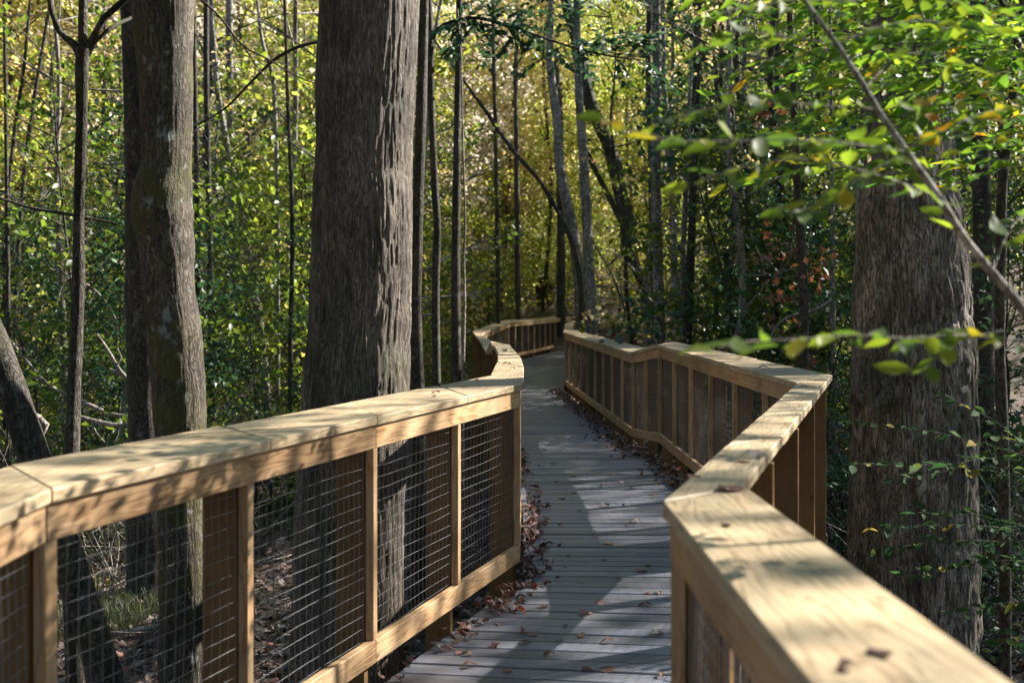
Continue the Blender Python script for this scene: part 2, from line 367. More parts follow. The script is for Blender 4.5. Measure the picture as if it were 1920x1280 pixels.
def shaped_leaves(C_, d, s, nn, sizes, rs, kind='ovate', curl=.25, fold=.12):
    """fans of triangles with a midrib, curled"""
    S = leaf_shape(kind); k = len(S); n = len(C_)
    u = S[:, 0] - .5; w = S[:, 1]
    cu = rs.normal(0, curl, n)[:, None]; cf = (fold + rs.rand(n) * fold * 2)[:, None]; tw = rs.normal(0, curl * .6, n)[:, None]
    z = cu * (u[None] ** 2) * 2 + cf * np.abs(w)[None] * 1.6 + tw * (u * w)[None] * 3
    P_ = C_[:, None] + sizes[:, None, None] * (d[:, None] * u[None, :, None] + s[:, None] * w[None, :, None] + nn[:, None] * z[..., None])
    ctr = C_[:, None]
    V = np.concatenate([ctr, P_], 1).reshape(-1, 3)
    o = np.arange(n)[:, None, None] * (k + 1)
    tri = np.array([[0, 1 + i, 1 + (i + 1) % k] for i in range(k)])
    Fq = (o + tri[None]).reshape(-1, 3)
    return V, Fq, np.repeat(rs.rand(n), k + 1)

def cat(parts):
    V = []; F_ = []; r = []; n = 0
    for v, f, q in parts: V.append(v); F_.append(f + n); r.append(q); n += len(v)
    return np.concatenate(V), np.concatenate(F_), np.concatenate(r)

# ------------------------------------------------------------------ terrain
def ground_h(x, y):
    x = np.asarray(x, float); y = np.asarray(y, float)
    h = GROUND + .12 * np.sin(x * .55 + 1) * np.cos(y * .41) + .05 * np.sin(x * 1.7 + y * 1.3) + .03 * np.sin(x * 3.1 - y * 2.7)
    d = np.sqrt(x ** 2 + y ** 2)
    h = h + np.clip(d - 34, 0, 200) ** 1.25 * .085
    h = h - .25 * np.clip((np.abs(x) - 2) / 5, 0, 1) * 0
    return h
g = np.concatenate([np.linspace(-160, -30, 27)[:-1], np.linspace(-30, 30, 121), np.linspace(30, 160, 27)[1:]])
gy = np.concatenate([np.linspace(-80, -5, 16)[:-1], np.linspace(-5, 55, 121), np.linspace(55, 200, 30)[1:]])
GX, GY = np.meshgrid(g, gy)
Vg = np.stack([GX, GY, ground_h(GX, GY)], -1).reshape(-1, 3)
nx, ny = len(g), len(gy)
i = np.arange(ny - 1)[:, None] * nx; j = np.arange(nx - 1)[None]
Fg = np.stack([i + j, i + j + 1, i + nx + j + 1, i + nx + j], -1).reshape(-1, 4)
gr = link_mesh('ground', np_mesh('ground', Vg, Fg, smooth=True), M['floor']); gr['kind'] = 'structure'

# ------------------------------------------------------------------ rail geometry (measured vertices: px,py of inner / outer top edge, drop of the cap below the eye)
def pl(px, py, h):
    d = F * h / (py - HY); return Vector(((px - 960) / F * d, d, EYE - h))
hN = .475
RIGHT = [ # inner, outer
    (Vector((.40, -1.2, EYE - hN)), Vector((.67, -1.2, EYE - hN))),
    (pl(1243.4, 939, hN), pl(1400, 911, hN)),
    (pl(1495, 717, .465), pl(1562, 702, .465)),
    (pl(1231.7, 646.2, .457), pl(1262, 640, .457)),
    (pl(1182.5, 659.8, .615), pl(1209, 652, .615)),
    (pl(1056.6, 622.8, .604), pl(1074, 617.0, .604)),
    (pl(1059.5, 606.0, .604), pl(1074.5, 601.5, .604)),
    (Vector((5.6, 37.5, EYE - .604)), Vector((5.7, 37.2, EYE - .604))),
]
LEFT = [
    (Vector((-1.06, -1.2, EYE - hN)), Vector((-1.40, -1.2, EYE - hN))),
    (pl(98, 916, hN), pl(20, 872, hN)),
    (pl(980.6, 718.7, hN), pl(919, 702.5, hN)),
    (pl(981.6, 687, .462), pl(931, 678, .462)),
    (pl(976, 670, .46), pl(931.5, 661, .46)),
    (pl(956, 646, .46), pl(921, 639, .46)),
    (Vector((-.06, 14.3, EYE - .612)), pl(912.5, 659, .612)),
    (pl(903.7, 625.4, .608), pl(885.6, 620.8, .608)),
    (pl(955, 604.2, .60), pl(942, 600.2, .60)),
    (pl(1083, 593.5, .60), pl(1083, 590.5, .60)),
    (Vector((6.5, 49, EYE - .6)), Vector((6.4, 49.5, EYE - .6))),
]
WALL = 1.03

def wire_panel(a, b, z0, z1, name, parent, nrm):
    """welded mesh between two posts: one ribbon mesh of thin wires"""
    d = b - a; Ln = d.length; d = d / Ln
    V = []; Fq = []; rs = np.random.RandomState(int(abs(a.x * 1000) + abs(a.y * 777)) % 99999)
    def wire(p, q, r, nseg=5, ph=0):
        base = len(V); e = (q - p).normalized(); s1 = e.cross(nrm).normalized(); s2 = nrm
        for k in range(nseg + 1):
            t = k / nseg; c = p.lerp(q, t) + nrm * (.006 * math.sin(ph + t * 5)) + s1 * rs.normal(0, .0018)
            for an in (0, 2.094, 4.189): V.append(tuple(c + s1 * (r * math.cos(an)) + s2 * (r * math.sin(an))))
        for k in range(nseg):
            for m_ in range(3):
                u = base + k * 3 + m_; w_ = base + k * 3 + (m_ + 1) % 3
                Fq.append((u, w_, w_ + 3, u + 3))
    sp = .0508
    nv = max(2, int(Ln / sp)); nh = int((z1 - z0) / sp)
    for k in range(nv + 1):
        q = a + d * (Ln * (k + .3) / (nv + .6)); j_ = rs.normal(0, .004)
        wire(Vector((q.x, q.y, z0 + rs.uniform(-.03, .0))), Vector((q.x + d.x * j_, q.y + d.y * j_, z1)), .0019, 4, k * .3)
    off = rs.uniform(0, .03)
    for k in range(nh + 1):
        z = z0 + off + sp * k + rs.normal(0, .003)
        if z > z1: break
        wire(Vector((a.x, a.y, z)) + nrm * .002, Vector((b.x, b.y, z + rs.normal(0, .004))) + nrm * .002, .0011, 5, k * .5)
    return link_mesh('wire_mesh', np_mesh('wire_mesh', V, Fq, smooth=True), M['wire'], parent)

def build_railing(VL, side, label):
    """side=+1: railing right of the walk (inner normal points to -x)"""
    root = empty('wooden_railing', (0, 0, 0), label, 'railing', 'wooden railings along the boardwalk')
    for si in range(len(VL) - 1):
        (i0, o0), (i1, o1) = VL[si], VL[si + 1]
        d3 = i1 - i0; d = Vector((d3.x, d3.y, 0)); Ln = d.length; d.normalize()
        out = Vector((d.y, -d.x, 0)) * side     # towards the outside
        # ---- cap boards
        step = 1.05 if si in (1,) else 1.7
        n = max(1, int(round(Ln / step))) if Ln < 12 else int(Ln / 2.4)
        cuts = [0] + [(k + R.uniform(-.12, .12)) / n for k in range(1, n)] + [1]
        sk = [0] + [R.uniform(-.10, .10) / Ln for k in range(1, n)] + [0]
        mb = MB()
        for k in range(n):
            e = .0012 / Ln
            ta, tb = cuts[k] + (e if k else 0), cuts[k + 1] - (e if k < n - 1 else 0)
            ia, ib = i0.lerp(i1, ta - sk[k]), i0.lerp(i1, tb - sk[k + 1])
            oa, ob = o0.lerp(o1, ta + sk[k]), o0.lerp(o1, tb + sk[k + 1])
            jo = out * (R.uniform(-.022, .02) if si in (1, 3, 4, 5, 6) or side > 0 and si in (1, 2) else R.uniform(-.003, .003)); ji = out * R.uniform(-.002, .002)
            dz = Vector((0, 0, R.uniform(-.0012, .0012)))
            top = [ia + ji + dz, ib + ji + dz, ob + jo + dz, oa + jo + dz]
            if side > 0: top = top[::-1]
            top = top[::-1]
            bot = [p - Vector((0, 0, .038)) for p in top]
            mb.hexa(bot + top, d3)
        mb.build('cap_rail', M['cap'], root, bevel=.004)
        # ---- fascia boards
        q0 = i0 + out * .016; q1 = i1 + out * .016
        for (zt, hh, nm) in ((-.0385, .098, 'top_rail'), (-WALL + .095, .095, 'bottom_rail')):
            mb = MB(); nb = max(1, int(round(Ln / 2.6)))
            for k in range(nb):
                a = q0.lerp(q1, k / nb + (.0008 / Ln if k else -.0)); b_ = q0.lerp(q1, (k + 1) / nb)
                w = out * .036
                t0 = [a, a + w, b_ + w, b_] if side < 0 else [a, b_, b_ + w, a + w]
                t0 = t0 if side > 0 else [a, a + w, b_ + w, b_]
                z1_ = Vector((0, 0, zt)); z0_ = Vector((0, 0, zt - hh))
                c = [p + z0_ for p in t0] + [p + z1_ for p in t0]
                # keep winding outward
                nrm = (c[1] - c[0]).cross(c[2] - c[1])
                if nrm.z < 0: c = c[3::-1] + c[7:3:-1]
                mb.hexa(c, d3)
            mb.build(nm, M['fascia'], root)
        # ---- bays
        bays = max(1, int(round(Ln / 1.0)))
        wcap = abs((o0 - i0).dot(out)); depth = min(.13 if side < 0 else .10, max(.06, min(wcap, abs((o1 - i1).dot(out))) - .062))
        for k in range(bays + 1):
            if k == bays and si < len(VL) - 2: continue
            t = k / bays
            p = i0.lerp(i1, t)
            if k == 0: p = p + d * .02 ; 
            zt = p.z - .0385 - .098; zb = p.z - WALL + .095
            fp = p + out * (.016 + .019 + .002)
            mb = MB()
            w = .04 if k else .05
            mb.box((fp.x, fp.y, zb + .0005), (fp.x, fp.y, zt - .0005), w, .036, up=out)
            mb.build('batten', M['fascia'], root, bevel=.002)
            # deep post behind the mesh
            pc = p + out * (.016 + .040 + .006 + depth / 2)
            low = GROUND - .1 if (k % 2 == 0) else p.z - WALL - .28
            mb = MB()
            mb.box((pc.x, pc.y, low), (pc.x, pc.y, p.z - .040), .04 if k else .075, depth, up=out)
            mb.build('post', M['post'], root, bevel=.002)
        for k in range(bays):
            a = i0.lerp(i1, k / bays) + out * .0575; b_ = i0.lerp(i1, (k + 1) / bays) + out * .0575
            if a.y < -.3: continue
            zz = (a.z + b_.z) / 2
            wire_panel(a + d * .02, b_ - d * .02, zz - WALL + .03, zz - .10, 'wire_mesh', root, -out)
    return root

build_railing(LEFT, -1, 'pine railing with wire mesh along the left edge of the boardwalk')
build_railing(RIGHT, +1, 'pine railing whose wide flat cap fills the lower right foreground')

# ------------------------------------------------------------------ deck
def deck_z(y): return -.15 * min(1, max(0, (y - 12.2) / 2.6))
def line_hit(poly, c, d):
    best = None
    for a, b_ in zip(poly[:-1], poly[1:]):
        e = (b_[0] - a[0], b_[1] - a[1]); den = d[0] * e[1] - d[1] * e[0]
        if abs(den) < 1e-9: continue
        t = ((a[0] - c[0]) * e[1] - (a[1] - c[1]) * e[0]) / den
        u = ((a[0] - c[0]) * d[1] - (a[1] - c[1]) * d[0]) / den
        if -.0001 <= u <= 1.0001 and t > 0 and (best is None or t < best): best = t
    return best
lp = [(v[0].x, v[0].y) for v in LEFT]; rp = [(v[0].x, v[0].y) for v in RIGHT] + [(9, 38)]
cl = [(-.33, -1.2, -14), (-.42, 3.1, -12), (.25, 5.3, -8.5), (.86, 7.4, -2), (.8, 9.5, 0), (.72, 12.5, 1), (.70, 15, 2), (.22, 23.5, 4), (.45, 29, 2), (.85, 34, -14), (2.4, 39.5, -38), (4.2, 42, -52)]
mb = MB(); S_ = [0]
for a, b_ in zip(cl[:-1], cl[1:]): S_.append(S_[-1] + math.hypot(b_[0] - a[0], b_[1] - a[1]))
def guide(s):
    for k in range(len(cl) - 1):
        if s <= S_[k + 1] or k == len(cl) - 2:
            t = (s - S_[k]) / (S_[k + 1] - S_[k]); a, b_ = cl[k], cl[k + 1]
            return [a[q] + (b_[q] - a[q]) * t for q in range(3)]
def edge_pts(s):
    x, y, an = guide(s); d = (math.cos(rad(an)), math.sin(rad(an)))
    tr = line_hit(rp, (x, y), d); tl = line_hit(lp, (x, y), (-d[0], -d[1]))
    if tr is None: tr = 1.2
    if tl is None: tl = 1.2
    tr = min(tr, 3) + .0; tl = min(tl, 3) + .0
    z = deck_z(y)
    return Vector((x - d[0] * tl, y - d[1] * tl, z)), Vector((x + d[0] * tr, y + d[1] * tr, z)), Vector((d[0], d[1], 0))
s = 0.; DECK = []
while s < S_[-1] - .2:
    b0 = .143; gap = .010 + R.random() * .005
    l0, r0, d = edge_pts(s); l1, r1, _ = edge_pts(s + b0 - gap)
    dz = R.uniform(-.003, .003); e = R.uniform(-.006, .006)
    top = [l0, r0, r1, l1]; top = [p + Vector((0, 0, dz)) for p in top]
    # joint in some boards
    mb.hexa([p - Vector((0, 0, .032)) for p in top] + top, d)
    DECK.append((l0, r0)); s += b0
dk = mb.build('boardwalk_path', M['deck'], None, bevel=.004); tag(dk, kind='structure')
# joists and piles under the deck
mb = MB()
for k in range(0, len(DECK) - 5, 5):
    (a, b_), (c, e) = DECK[k], DECK[k + 5]
    for t in (.05, .5, .95):
        p, q = a.lerp(b_, t), c.lerp(e, t); dn = Vector((0, 0, -.13)); mb.box(p + dn, q + dn, .045, .18)
SCREW = []
for k in range(0, min(len(DECK), 120)):
    a, b_ = DECK[k]; c = DECK[k + 1][0] - a; w_ = (b_ - a).length
    for t in (.06, .36, .64, .94):
        for q in (.28, .72): SCREW.append(a.lerp(b_, t) + c * q + Vector((0, 0, .0035)))
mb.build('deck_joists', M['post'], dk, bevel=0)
mb = MB()
for k in range(0, len(DECK), 17):
    for t in (.08, .92):
        p = DECK[k][0].lerp(DECK[k][1], t); mb.box((p.x, p.y, GROUND - .3), (p.x, p.y, -.26), .14, .14, up=(0, 1, 0))
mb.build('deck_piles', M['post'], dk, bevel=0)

V = []; Fq = []
for p_ in SCREW:
    o0 = len(V)
    for k in range(6): V.append((p_.x + .0045 * math.cos(k * 1.047), p_.y + .0045 * math.sin(k * 1.047), p_.z))
    Fq += [(o0, o0 + 1, o0 + 2, o0 + 3), (o0, o0 + 3, o0 + 4, o0 + 5)]
link_mesh('deck_screws', np_mesh('deck_screws', V, Fq), M['wire'], dk)
# ------------------------------------------------------------------ fallen leaves
rs = np.random.RandomState(11)
def leaf_bunch(name, pts, size, mat, kind=None, tilt=.3, curl=.45, parent=None):
    pts = np.array(pts); parts = []
    kinds = ['lobed', 'maple', 'ovate']
    sel = rs.randint(0, 3, len(pts))
    for q in range(3):
        c = pts[sel == q]
        if not len(c): continue
        d, s_, nn = rand_frames(len(c), rs, tilt)
        parts.append(shaped_leaves(c, d, s_, nn, size * rs.uniform(.55, 1.25, len(c)), rs, kinds[q], curl, .15))
    V, Fq, rn = cat(parts)
    return link_mesh(name, np_mesh(name, V, Fq, rn), mat)
# drifts along the edges
def drift(side, y0, y1, n, spread, off):
    out = []
    for _ in range(n):
        y = rs.uniform(y0, y1); k = min(range(len(DECK)), key=lambda q: abs(DECK[q][0 if side < 0 else 1].y - y))
        a, b_ = DECK[k]; e = (a if side < 0 else b_); inn = (b_ - a).normalized() * (1 if side < 0 else -1)
        p = e + inn * (off + abs(rs.normal(0, spread))); 
        out.append((p.x + rs.normal(0, .03), p.y + rs.normal(0, .05), deck_z(y) + .008 + rs.uniform(0, .035) * math.exp(-((p - e).length / .15))))
    return out
pts = drift(-1, 5.0, 7.1, 60, .08, .02) + drift(-1, 6.3, 9.6, 190, .07, .02) + drift(-1, 9.6, 14, 120, .07, .02)
o_ = leaf_bunch('leaf_drift', pts, .07, M['leaf_fallen']); tag(o_, kind='stuff')
pts = drift(1, 9.3, 13, 330, .10, .02) + drift(1, 12.5, 24, 900, .13, .02) + drift(1, 7, 9.5, 80, .08, .02)
o_ = leaf_bunch('leaf_drift', pts, .07, M['leaf_fallen']); tag(o_, kind='stuff')

# single leaves on deck and caps (shared leaf meshes)
protos = []
for q in range(8):
    r_ = np.random.RandomState(50 + q); c = np.zeros((1, 3)); d = np.array([[1., 0, 0]]); s_ = np.array([[0, 1., 0]]); nn = np.array([[0, 0, 1.]])
    V, Fq, rn = shaped_leaves(c, d, s_, nn, np.array([1.0]), r_, ['lobed', 'maple', 'ovate'][q % 3], .28, .08)
    V[:, 2] -= V[:, 2].min()
    protos.append(np_mesh('fallen_leaf', V, Fq, np.full(len(V), [.3, .55, .75, .2, .9, .65, .45, .98][q])))
for p_ in protos: p_.materials.append(M['leaf_fallen'])
def single_leaf(loc, size, label, group, q=None):
    o = bpy.data.objects.new('fallen_leaf', protos[R.randrange(8) if q is None else q]); col.objects.link(o)
    o.location = loc; o.rotation_euler = (R.uniform(-.15, .15), R.uniform(-.15, .15), R.uniform(0, 6.28)); o.scale = (size,) * 3
    return tag(o, label, 'leaf', group)
def on_deck(px, py):
    z = 0
    for _ in range(4):
        d = F * (EYE - z) / (py - HY); z = deck_z(d)
    return Vector(((px - 960) / F * d, d, z + .003))
spots = [(1131,911),(1140,1021),(1205,1070),(1132,1050),(1215,1060),(1190,979),(1180,985),(1133,950),(1170,948),(1115,1005),(1090,1092),(1060,1175),(1215,1112),(1235,1112),(1020,1139),(930,1212),(985,1205),(1050,1205),(1140,1205),(1100,1255),(1140,1255),(950,1258),(1090,1192),(1000,1190),(1210,1135),(1066,1042),(1050,985),(1150,960),(1085,960),(1095,938),(1055,936),(1075,925),(1075,893),(1110,882),(1045,905),(1150,890),(1200,880),(1080,860),(1010,875),(1060,835),(1100,835),(1125,830),(1020,845),(1035,870),(1165,905),(1230,930),(1100,1150),(1230,1190),(1240,1268),(1030,1230),(880,1250),(860,1225),(1025,790),(1060,800),(1090,775),(1015,760),(1040,740),(1075,905),(1185,915),(1160,1085),(1125,1130)]
for k, (px, py) in enumerate(spots):
    single_leaf(on_deck(px, py), R.uniform(.04, .085), 'single dry brown leaf lying on the grey deck boards', 'fallen leaves scattered on the deck')
def on_cap(px, py, h): 
    p = pl(px, py, h); p.z += .002; return p
for (px, py, h, sz, lab) in [(1430, 690, .465, .08, 'brown leaf on the far part of the right railing cap'), (1365, 918, hN, .085, 'curled purple brown leaf on the corner of the right railing cap'),
        (1365, 985, hN, .05, 'small curled pale leaf on the right railing cap below the corner'), (1650, 1225, hN, .055, 'blurred dark leaf near the bottom of the right railing cap'), (1590, 1255, hN, .04, 'blurred dark twig like leaf lowest on the right railing cap'),
        (1420, 860, hN, .07, 'curled brown leaf standing on the narrow part of the right railing cap'), (1300, 895, hN, .05, 'reddish leaf on the inner edge of the right railing cap'), (1395, 868, hN, .05, 'thin reddish leaf on the narrow part of the right railing cap'),
        (951, 684, .462, .075, 'large dark red leaf on the turning piece of the left railing cap'), (961, 692, .462, .05, 'small dark leaf beside the large red leaf on the left railing cap'), (944, 659, .46, .07, 'brown leaf on the left railing cap just past the bend'),
        (868, 725, hN, .06, 'dark curled leaf on the left railing cap near the corner'), (895, 714, hN, .045, 'small dark leaf nearest the corner on the left railing cap'), (818, 737, hN, .055, 'thin red leaf on the middle of the left railing cap'), (812, 745, hN, .035, 'tiny dark leaf beside the red one on the left railing cap'),
        (1508, 727, .465, .05, 'tiny dark leaf on the far corner of the right railing cap')]:
    single_leaf(on_cap(px, py, h), sz, lab, 'leaves lying on the railing caps')

# ------------------------------------------------------------------ measured trees
def tree_from_px(name, label, cat_, depth, pts, mat, seg=24, step=.12, lump=.05, furrow=0, nridge=40, up=6.0, limbs=(), group=None, base=True, flare=1.35, upr=.75):
    """pts: (px, py, width px) from top of the picture down"""
    P3 = [P(px, py, depth) for px, py, w in pts]; rr = [w / 2 * depth / F for px, py, w in pts]
    # extend upwards out of the picture and down to the ground
    d = (P3[0] - P3[1]).normalized(); d.z = max(d.z, .5); d.normalize()
    if up:
        P3 = [P3[0] + d * up + Vector((R.uniform(-.2, .2), 0, 0)), P3[0] + d * up * .5] + P3; rr = [rr[0] * upr, rr[0] * .9] + rr
    if base:
        a = P3[-1]; dd = (P3[-1] - P3[-2]).normalized(); gz = float(ground_h(a.x, a.y)) - .15
        if a.z > gz + .1:
            h = a.z - gz; b_ = Vector((a.x + dd.x * min(h, 1) * .5, a.y, gz))
            if h > .7: P3.append(b_.lerp(a, .35)); rr.append(rr[-1] * 1.03)
            P3.append(b_); rr.append(rr[-1] * flare)
    base_pt = P3[-1].copy()
    root = empty(name, base_pt, label, cat_, group)
    tb = TB(); tb.tube(P3[::-1], rr[::-1], seg=seg, step=step, lump=lump, furrow=furrow, nridge=nridge, seed=int(abs(pts[0][0])) + 3)
    link_mesh('trunk', tb.mesh('trunk', base_pt), mat, root)
    if limbs:
        for lb in limbs:
            dl = [x[3] if len(x) > 3 else depth for x in lb]
            tb = TB(); tb.tube([P(x[0], x[1], q) for x, q in zip(lb, dl)], [x[2] / 2 * q / F for x, q in zip(lb, dl)], seg=10, step=.12, lump=.06)
            link_mesh('limb', tb.mesh('limb', base_pt), mat, root)
    return root, P3

def crown_part(root, center, rx, rz, n, per, size, mat, seed, tilt=.4, srad=.5, thin=True):
    r_ = np.random.RandomState(seed)
    c = r_.normal(0, 1, (n, 3)); c /= np.linalg.norm(c, axis=1)[:, None]; c *= (r_.rand(n) ** .45)[:, None]
    c = c * np.array([rx, rx, rz])
    V, Fq, rn = spray_cloud(c, per, srad, size, r_, tilt)
    tb = TB()
    o = link_mesh('crown', np_mesh('crown', V, Fq, rn), mat, root)
    o.location = Vector(center) - root.location
    return o

big = []
t, p = tree_from_px('broad_tree', 'massive rough barked tree trunk behind the left railing, the widest one left of the walkway', 'tree', 8.0,
    [(693, -20, 186), (690, 100, 187), (686, 200, 186), (679, 400, 188), (674, 600, 193), (668, 760, 202), (655, 1000, 170*1.2)], M['bark_rough'], seg=300, step=.018, lump=.035, furrow=.010, nridge=84, up=7)
big.append((t, p))
t, p = tree_from_px('broad_tree', 'huge furrowed grey trunk standing outside the right railing behind leafy twigs', 'tree', 8.6,
    [(1697, -20, 150), (1697, 150, 158), (1700, 330, 186), (1705, 427, 198), (1709, 560, 215), (1713, 700, 227), (1712, 900, 232), (1712, 1150, 240)], M['bark_furrow'], seg=260, step=.018, lump=.035, furrow=.022, nridge=46, up=8)
big.append((t, p))
t, p = tree_from_px('mossy_tree', 'mossy leaning trunk with a sunlit right side behind the left railing', 'tree', 8.2,
    [(304, -20, 116), (306, 60, 108), (311, 150, 98), (314, 300, 92), (304, 370, 112), (303, 400, 116), (311, 450, 104), (318, 540, 96), (330, 640, 100), (337, 760, 98), (341, 900, 78*1.2), (345, 1100, 80*1.2)], M['bark_smooth'], seg=160, step=.025, lump=.05, furrow=.004, nridge=50, up=5)
big.append((t, p))
t, p = tree_from_px('shaded_tree', 'dark shaded trunk standing directly behind the mossy leaning trunk', 'tree', 11.6,
    [(247, -20, 46), (258, 150, 52), (262, 300, 56), (266, 500, 60), (270, 700, 62), (276, 850, 66), (280, 1000, 84)], M['bark_dark'], seg=64, step=.06, lump=.05, up=6, flare=1.7)
big.append((t, p))
t, p = tree_from_px('forked_tree', 'slim dark tree forking into three limbs at the upper left', 'tree', 8.6,
    [(157, 90, 26), (154, 115, 26), (153, 240, 21), (149, 400, 20), (147, 540, 24), (140, 700, 26), (134, 850, 28), (130, 1000, 34), (140, 1150, 40)], M['bark_dark'], seg=28, step=.06, lump=.10, up=0,
    limbs=[[(154, 110, 18), (140, 85, 15), (112, 60, 12), (98, 25, 11), (90, -30, 10)], [(158, 110, 18), (172, 75, 14), (195, 35, 13), (240, -5, 12), (280, -50, 10)], [(162, 112, 9), (178, 80, 8), (205, 55, 8), (245, 35, 7, 8.9), (290, 20, 5, 9.2)], [(156, 100, 18), (155, 60, 18), (157, -20, 18), (156, -300, 14)]])
t, p = tree_from_px('leaning_tree', 'thick curved dark trunk leaning in from the far left edge', 'tree', 7.4,
    [(-75, 480, 40), (-35, 580, 46), (-2, 660, 52), (26, 740, 56), (56, 830, 60), (110, 1000, 64), (170, 1180, 60), (200, 1290, 66)], M['bark_dark'], seg=40, step=.06, lump=.06, up=3)
t, p = tree_from_px('mossy_tree', 'slender mossy trunk tucked against the right side of the widest left trunk', 'tree', 11.0,
    [(795, -20, 18), (790, 200, 20), (783, 400, 21), (779, 560, 22), (780, 660, 26), (783, 760, 30)], M['bark_dark'], seg=28, step=.08, lump=.07, up=5)
t, p = tree_from_px('young_tree', 'thin dark trunk with a long arching bough across the top centre', 'tree', 13.5,
    [(803, -20, 13), (806, 60, 13), (809, 200, 13), (815, 350, 14), (820, 420, 14), (817, 520, 15), (817, 640, 16), (818, 740, 18)], M['bark_dark'], seg=20, step=.1, lump=.08, up=4,
    limbs=[[(808, 80, 8), (820, 55, 7), (850, 40, 7), (895, 34, 6), (950, 48, 6), (1010, 68, 5), (1070, 88, 4.5), (1140, 105, 3.5), (1200, 113, 2)]])
t, p = tree_from_px('young_tree', 'thin straight dark trunk standing just left of the far left railing', 'tree', 14.5,
    [(861, -20, 12), (861, 60, 13), (858, 200, 13), (855, 400, 16), (854, 560, 18), (855, 640, 19), (856, 740, 22)], M['bark_dark'], seg=20, step=.1, lump=.08, up=4)
t, p = tree_from_px('thin_stem', 'very thin pale stem rising beside the far left railing', 'sapling', 14.0,
    [(866, 180, 3), (869, 300, 3.5), (872, 420, 4), (870, 480, 4), (871, 560, 5), (868, 720, 6)], M['bark_dead'], seg=8, step=.1, lump=.05, up=1)
t, p = tree_from_px('pale_tree', 'curving pale trunk, the left one of the pair rising beyond the far right railing', 'tree', 29,
    [(1034, -20, 12), (1031, 110, 15), (1045, 233, 17), (1050, 317, 19), (1073, 427, 20), (1085, 520, 22), (1090, 600, 24)], M['bark_pale'], seg=20, step=.2, lump=.08, up=5)
t, p = tree_from_px('pale_tree', 'tall straight pale trunk with blotched bark beyond the far right railing', 'tree', 27,
    [(1080, -20, 13), (1085, 167, 15), (1093, 283, 18), (1100, 400, 19), (1104, 500, 20), (1110, 600, 22)], M['bark_pale'], seg=20, step=.2, lump=.06, up=6)
t, p = tree_from_px('crooked_tree', 'dark crooked trunk leaning left behind the pale trunks', 'tree', 31,
    [(1075, 60, 20), (1092, 130, 26), (1108, 200, 26), (1140, 267, 26), (1158, 333, 26), (1172, 400, 26), (1182, 477, 22), (1212, 543, 20), (1228, 600, 20)], M['bark_dark'], seg=20, step=.2, lump=.12, up=3,
    limbs=[[(1172, 430, 12), (1150, 385, 11), (1112, 310, 10), (1085, 250, 8)]])
t, p = tree_from_px('leaning_tree', 'grey trunk leaning steeply left between the centre saplings', 'tree', 26,
    [(868, 150, 5), (915, 215, 8), (962, 283, 8), (1014, 342, 8), (1052, 410, 8), (1078, 470, 9), (1090, 560, 11)], M['bark_dark'], seg=16, step=.2, lump=.2, up=3)
t, p = tree_from_px('grey_tree', 'blotched grey trunk just behind the dip in the right railing', 'tree', 20,
    [(1228, -20, 16), (1232, 100, 17), (1230, 233, 18), (1231, 400, 19), (1234, 520, 20), (1237, 650, 22)], M['bark_pale'], seg=20, step=.15, lump=.07, up=6)
t, p = tree_from_px('shaded_tree', 'thin dark trunk hugging the left side of the blotched grey trunk', 'tree', 22,
    [(1218, -20, 11), (1216, 150, 11), (1220, 300, 11), (1224, 480, 12), (1228, 640, 12)], M['bark_dark'], seg=14, step=.2, lump=.07, up=5)
t, p = tree_from_px('young_tree', 'slim trunk immediately right of the blotched grey trunk', 'tree', 23,
    [(1243, -20, 9), (1245, 167, 10), (1257, 283, 12), (1262, 400, 12), (1264, 500, 14), (1268, 640, 15)], M['bark_pale'], seg=14, step=.2, lump=.08, up=5)
t, p = tree_from_px('grey_tree', 'straight speckled trunk above the flat middle of the right railing', 'tree', 19,
    [(1308, -20, 12), (1307, 67, 13), (1304, 200, 15), (1298, 400, 15), (1293, 520, 17), (1287, 660, 18)], M['bark_dark'], seg=20, step=.15, lump=.08, up=5)
t, p = tree_from_px('pale_tree', 'thin bluish white trunk with dark patches right of the speckled trunk', 'tree', 27,
    [(1376, -20, 8), (1381, 67, 8), (1388, 233, 10), (1392, 400, 11), (1398, 500, 13), (1404, 620, 14)], M['bark_pale'], seg=14, step=.2, lump=.06, up=4)
t, p = tree_from_px('shaded_tree', 'dark trunk with rust coloured dead leaves left of the huge furrowed trunk', 'tree', 12,
    [(1480, -20, 12), (1486, 133, 13), (1496, 367, 14), (1503, 480, 17), (1507, 600, 19), (1508, 760, 22)], M['bark_dark'], seg=20, step=.1, lump=.1, up=4)
rusty = t
t, p = tree_from_px('pale_tree', 'very thin smooth blue grey stem beside the huge furrowed trunk', 'tree', 17,
    [(1558, 150, 7), (1560, 330, 8), (1561, 500, 9), (1563, 700, 10), (1564, 800, 10)], M['bark_pale'], seg=12, step=.2, lump=.03, up=5)
t, p = tree_from_px('young_tree', 'dark slender trunk at the right edge beyond the huge furrowed trunk', 'tree', 6.4,
    [(1905, 120, 15), (1892, 250, 17), (1880, 340, 18), (1876, 480, 19), (1874, 640, 19), (1880, 800, 20), (1884, 1000, 20)], M['bark_dark'], seg=16, step=.08, lump=.08, up=2,
    limbs=[[(1890, 270, 10), (1868, 215, 8), (1850, 180, 6), (1835, 160, 4)], [(1882, 300, 9), (1850, 255, 6), (1820, 255, 4)]])
side_tree = t
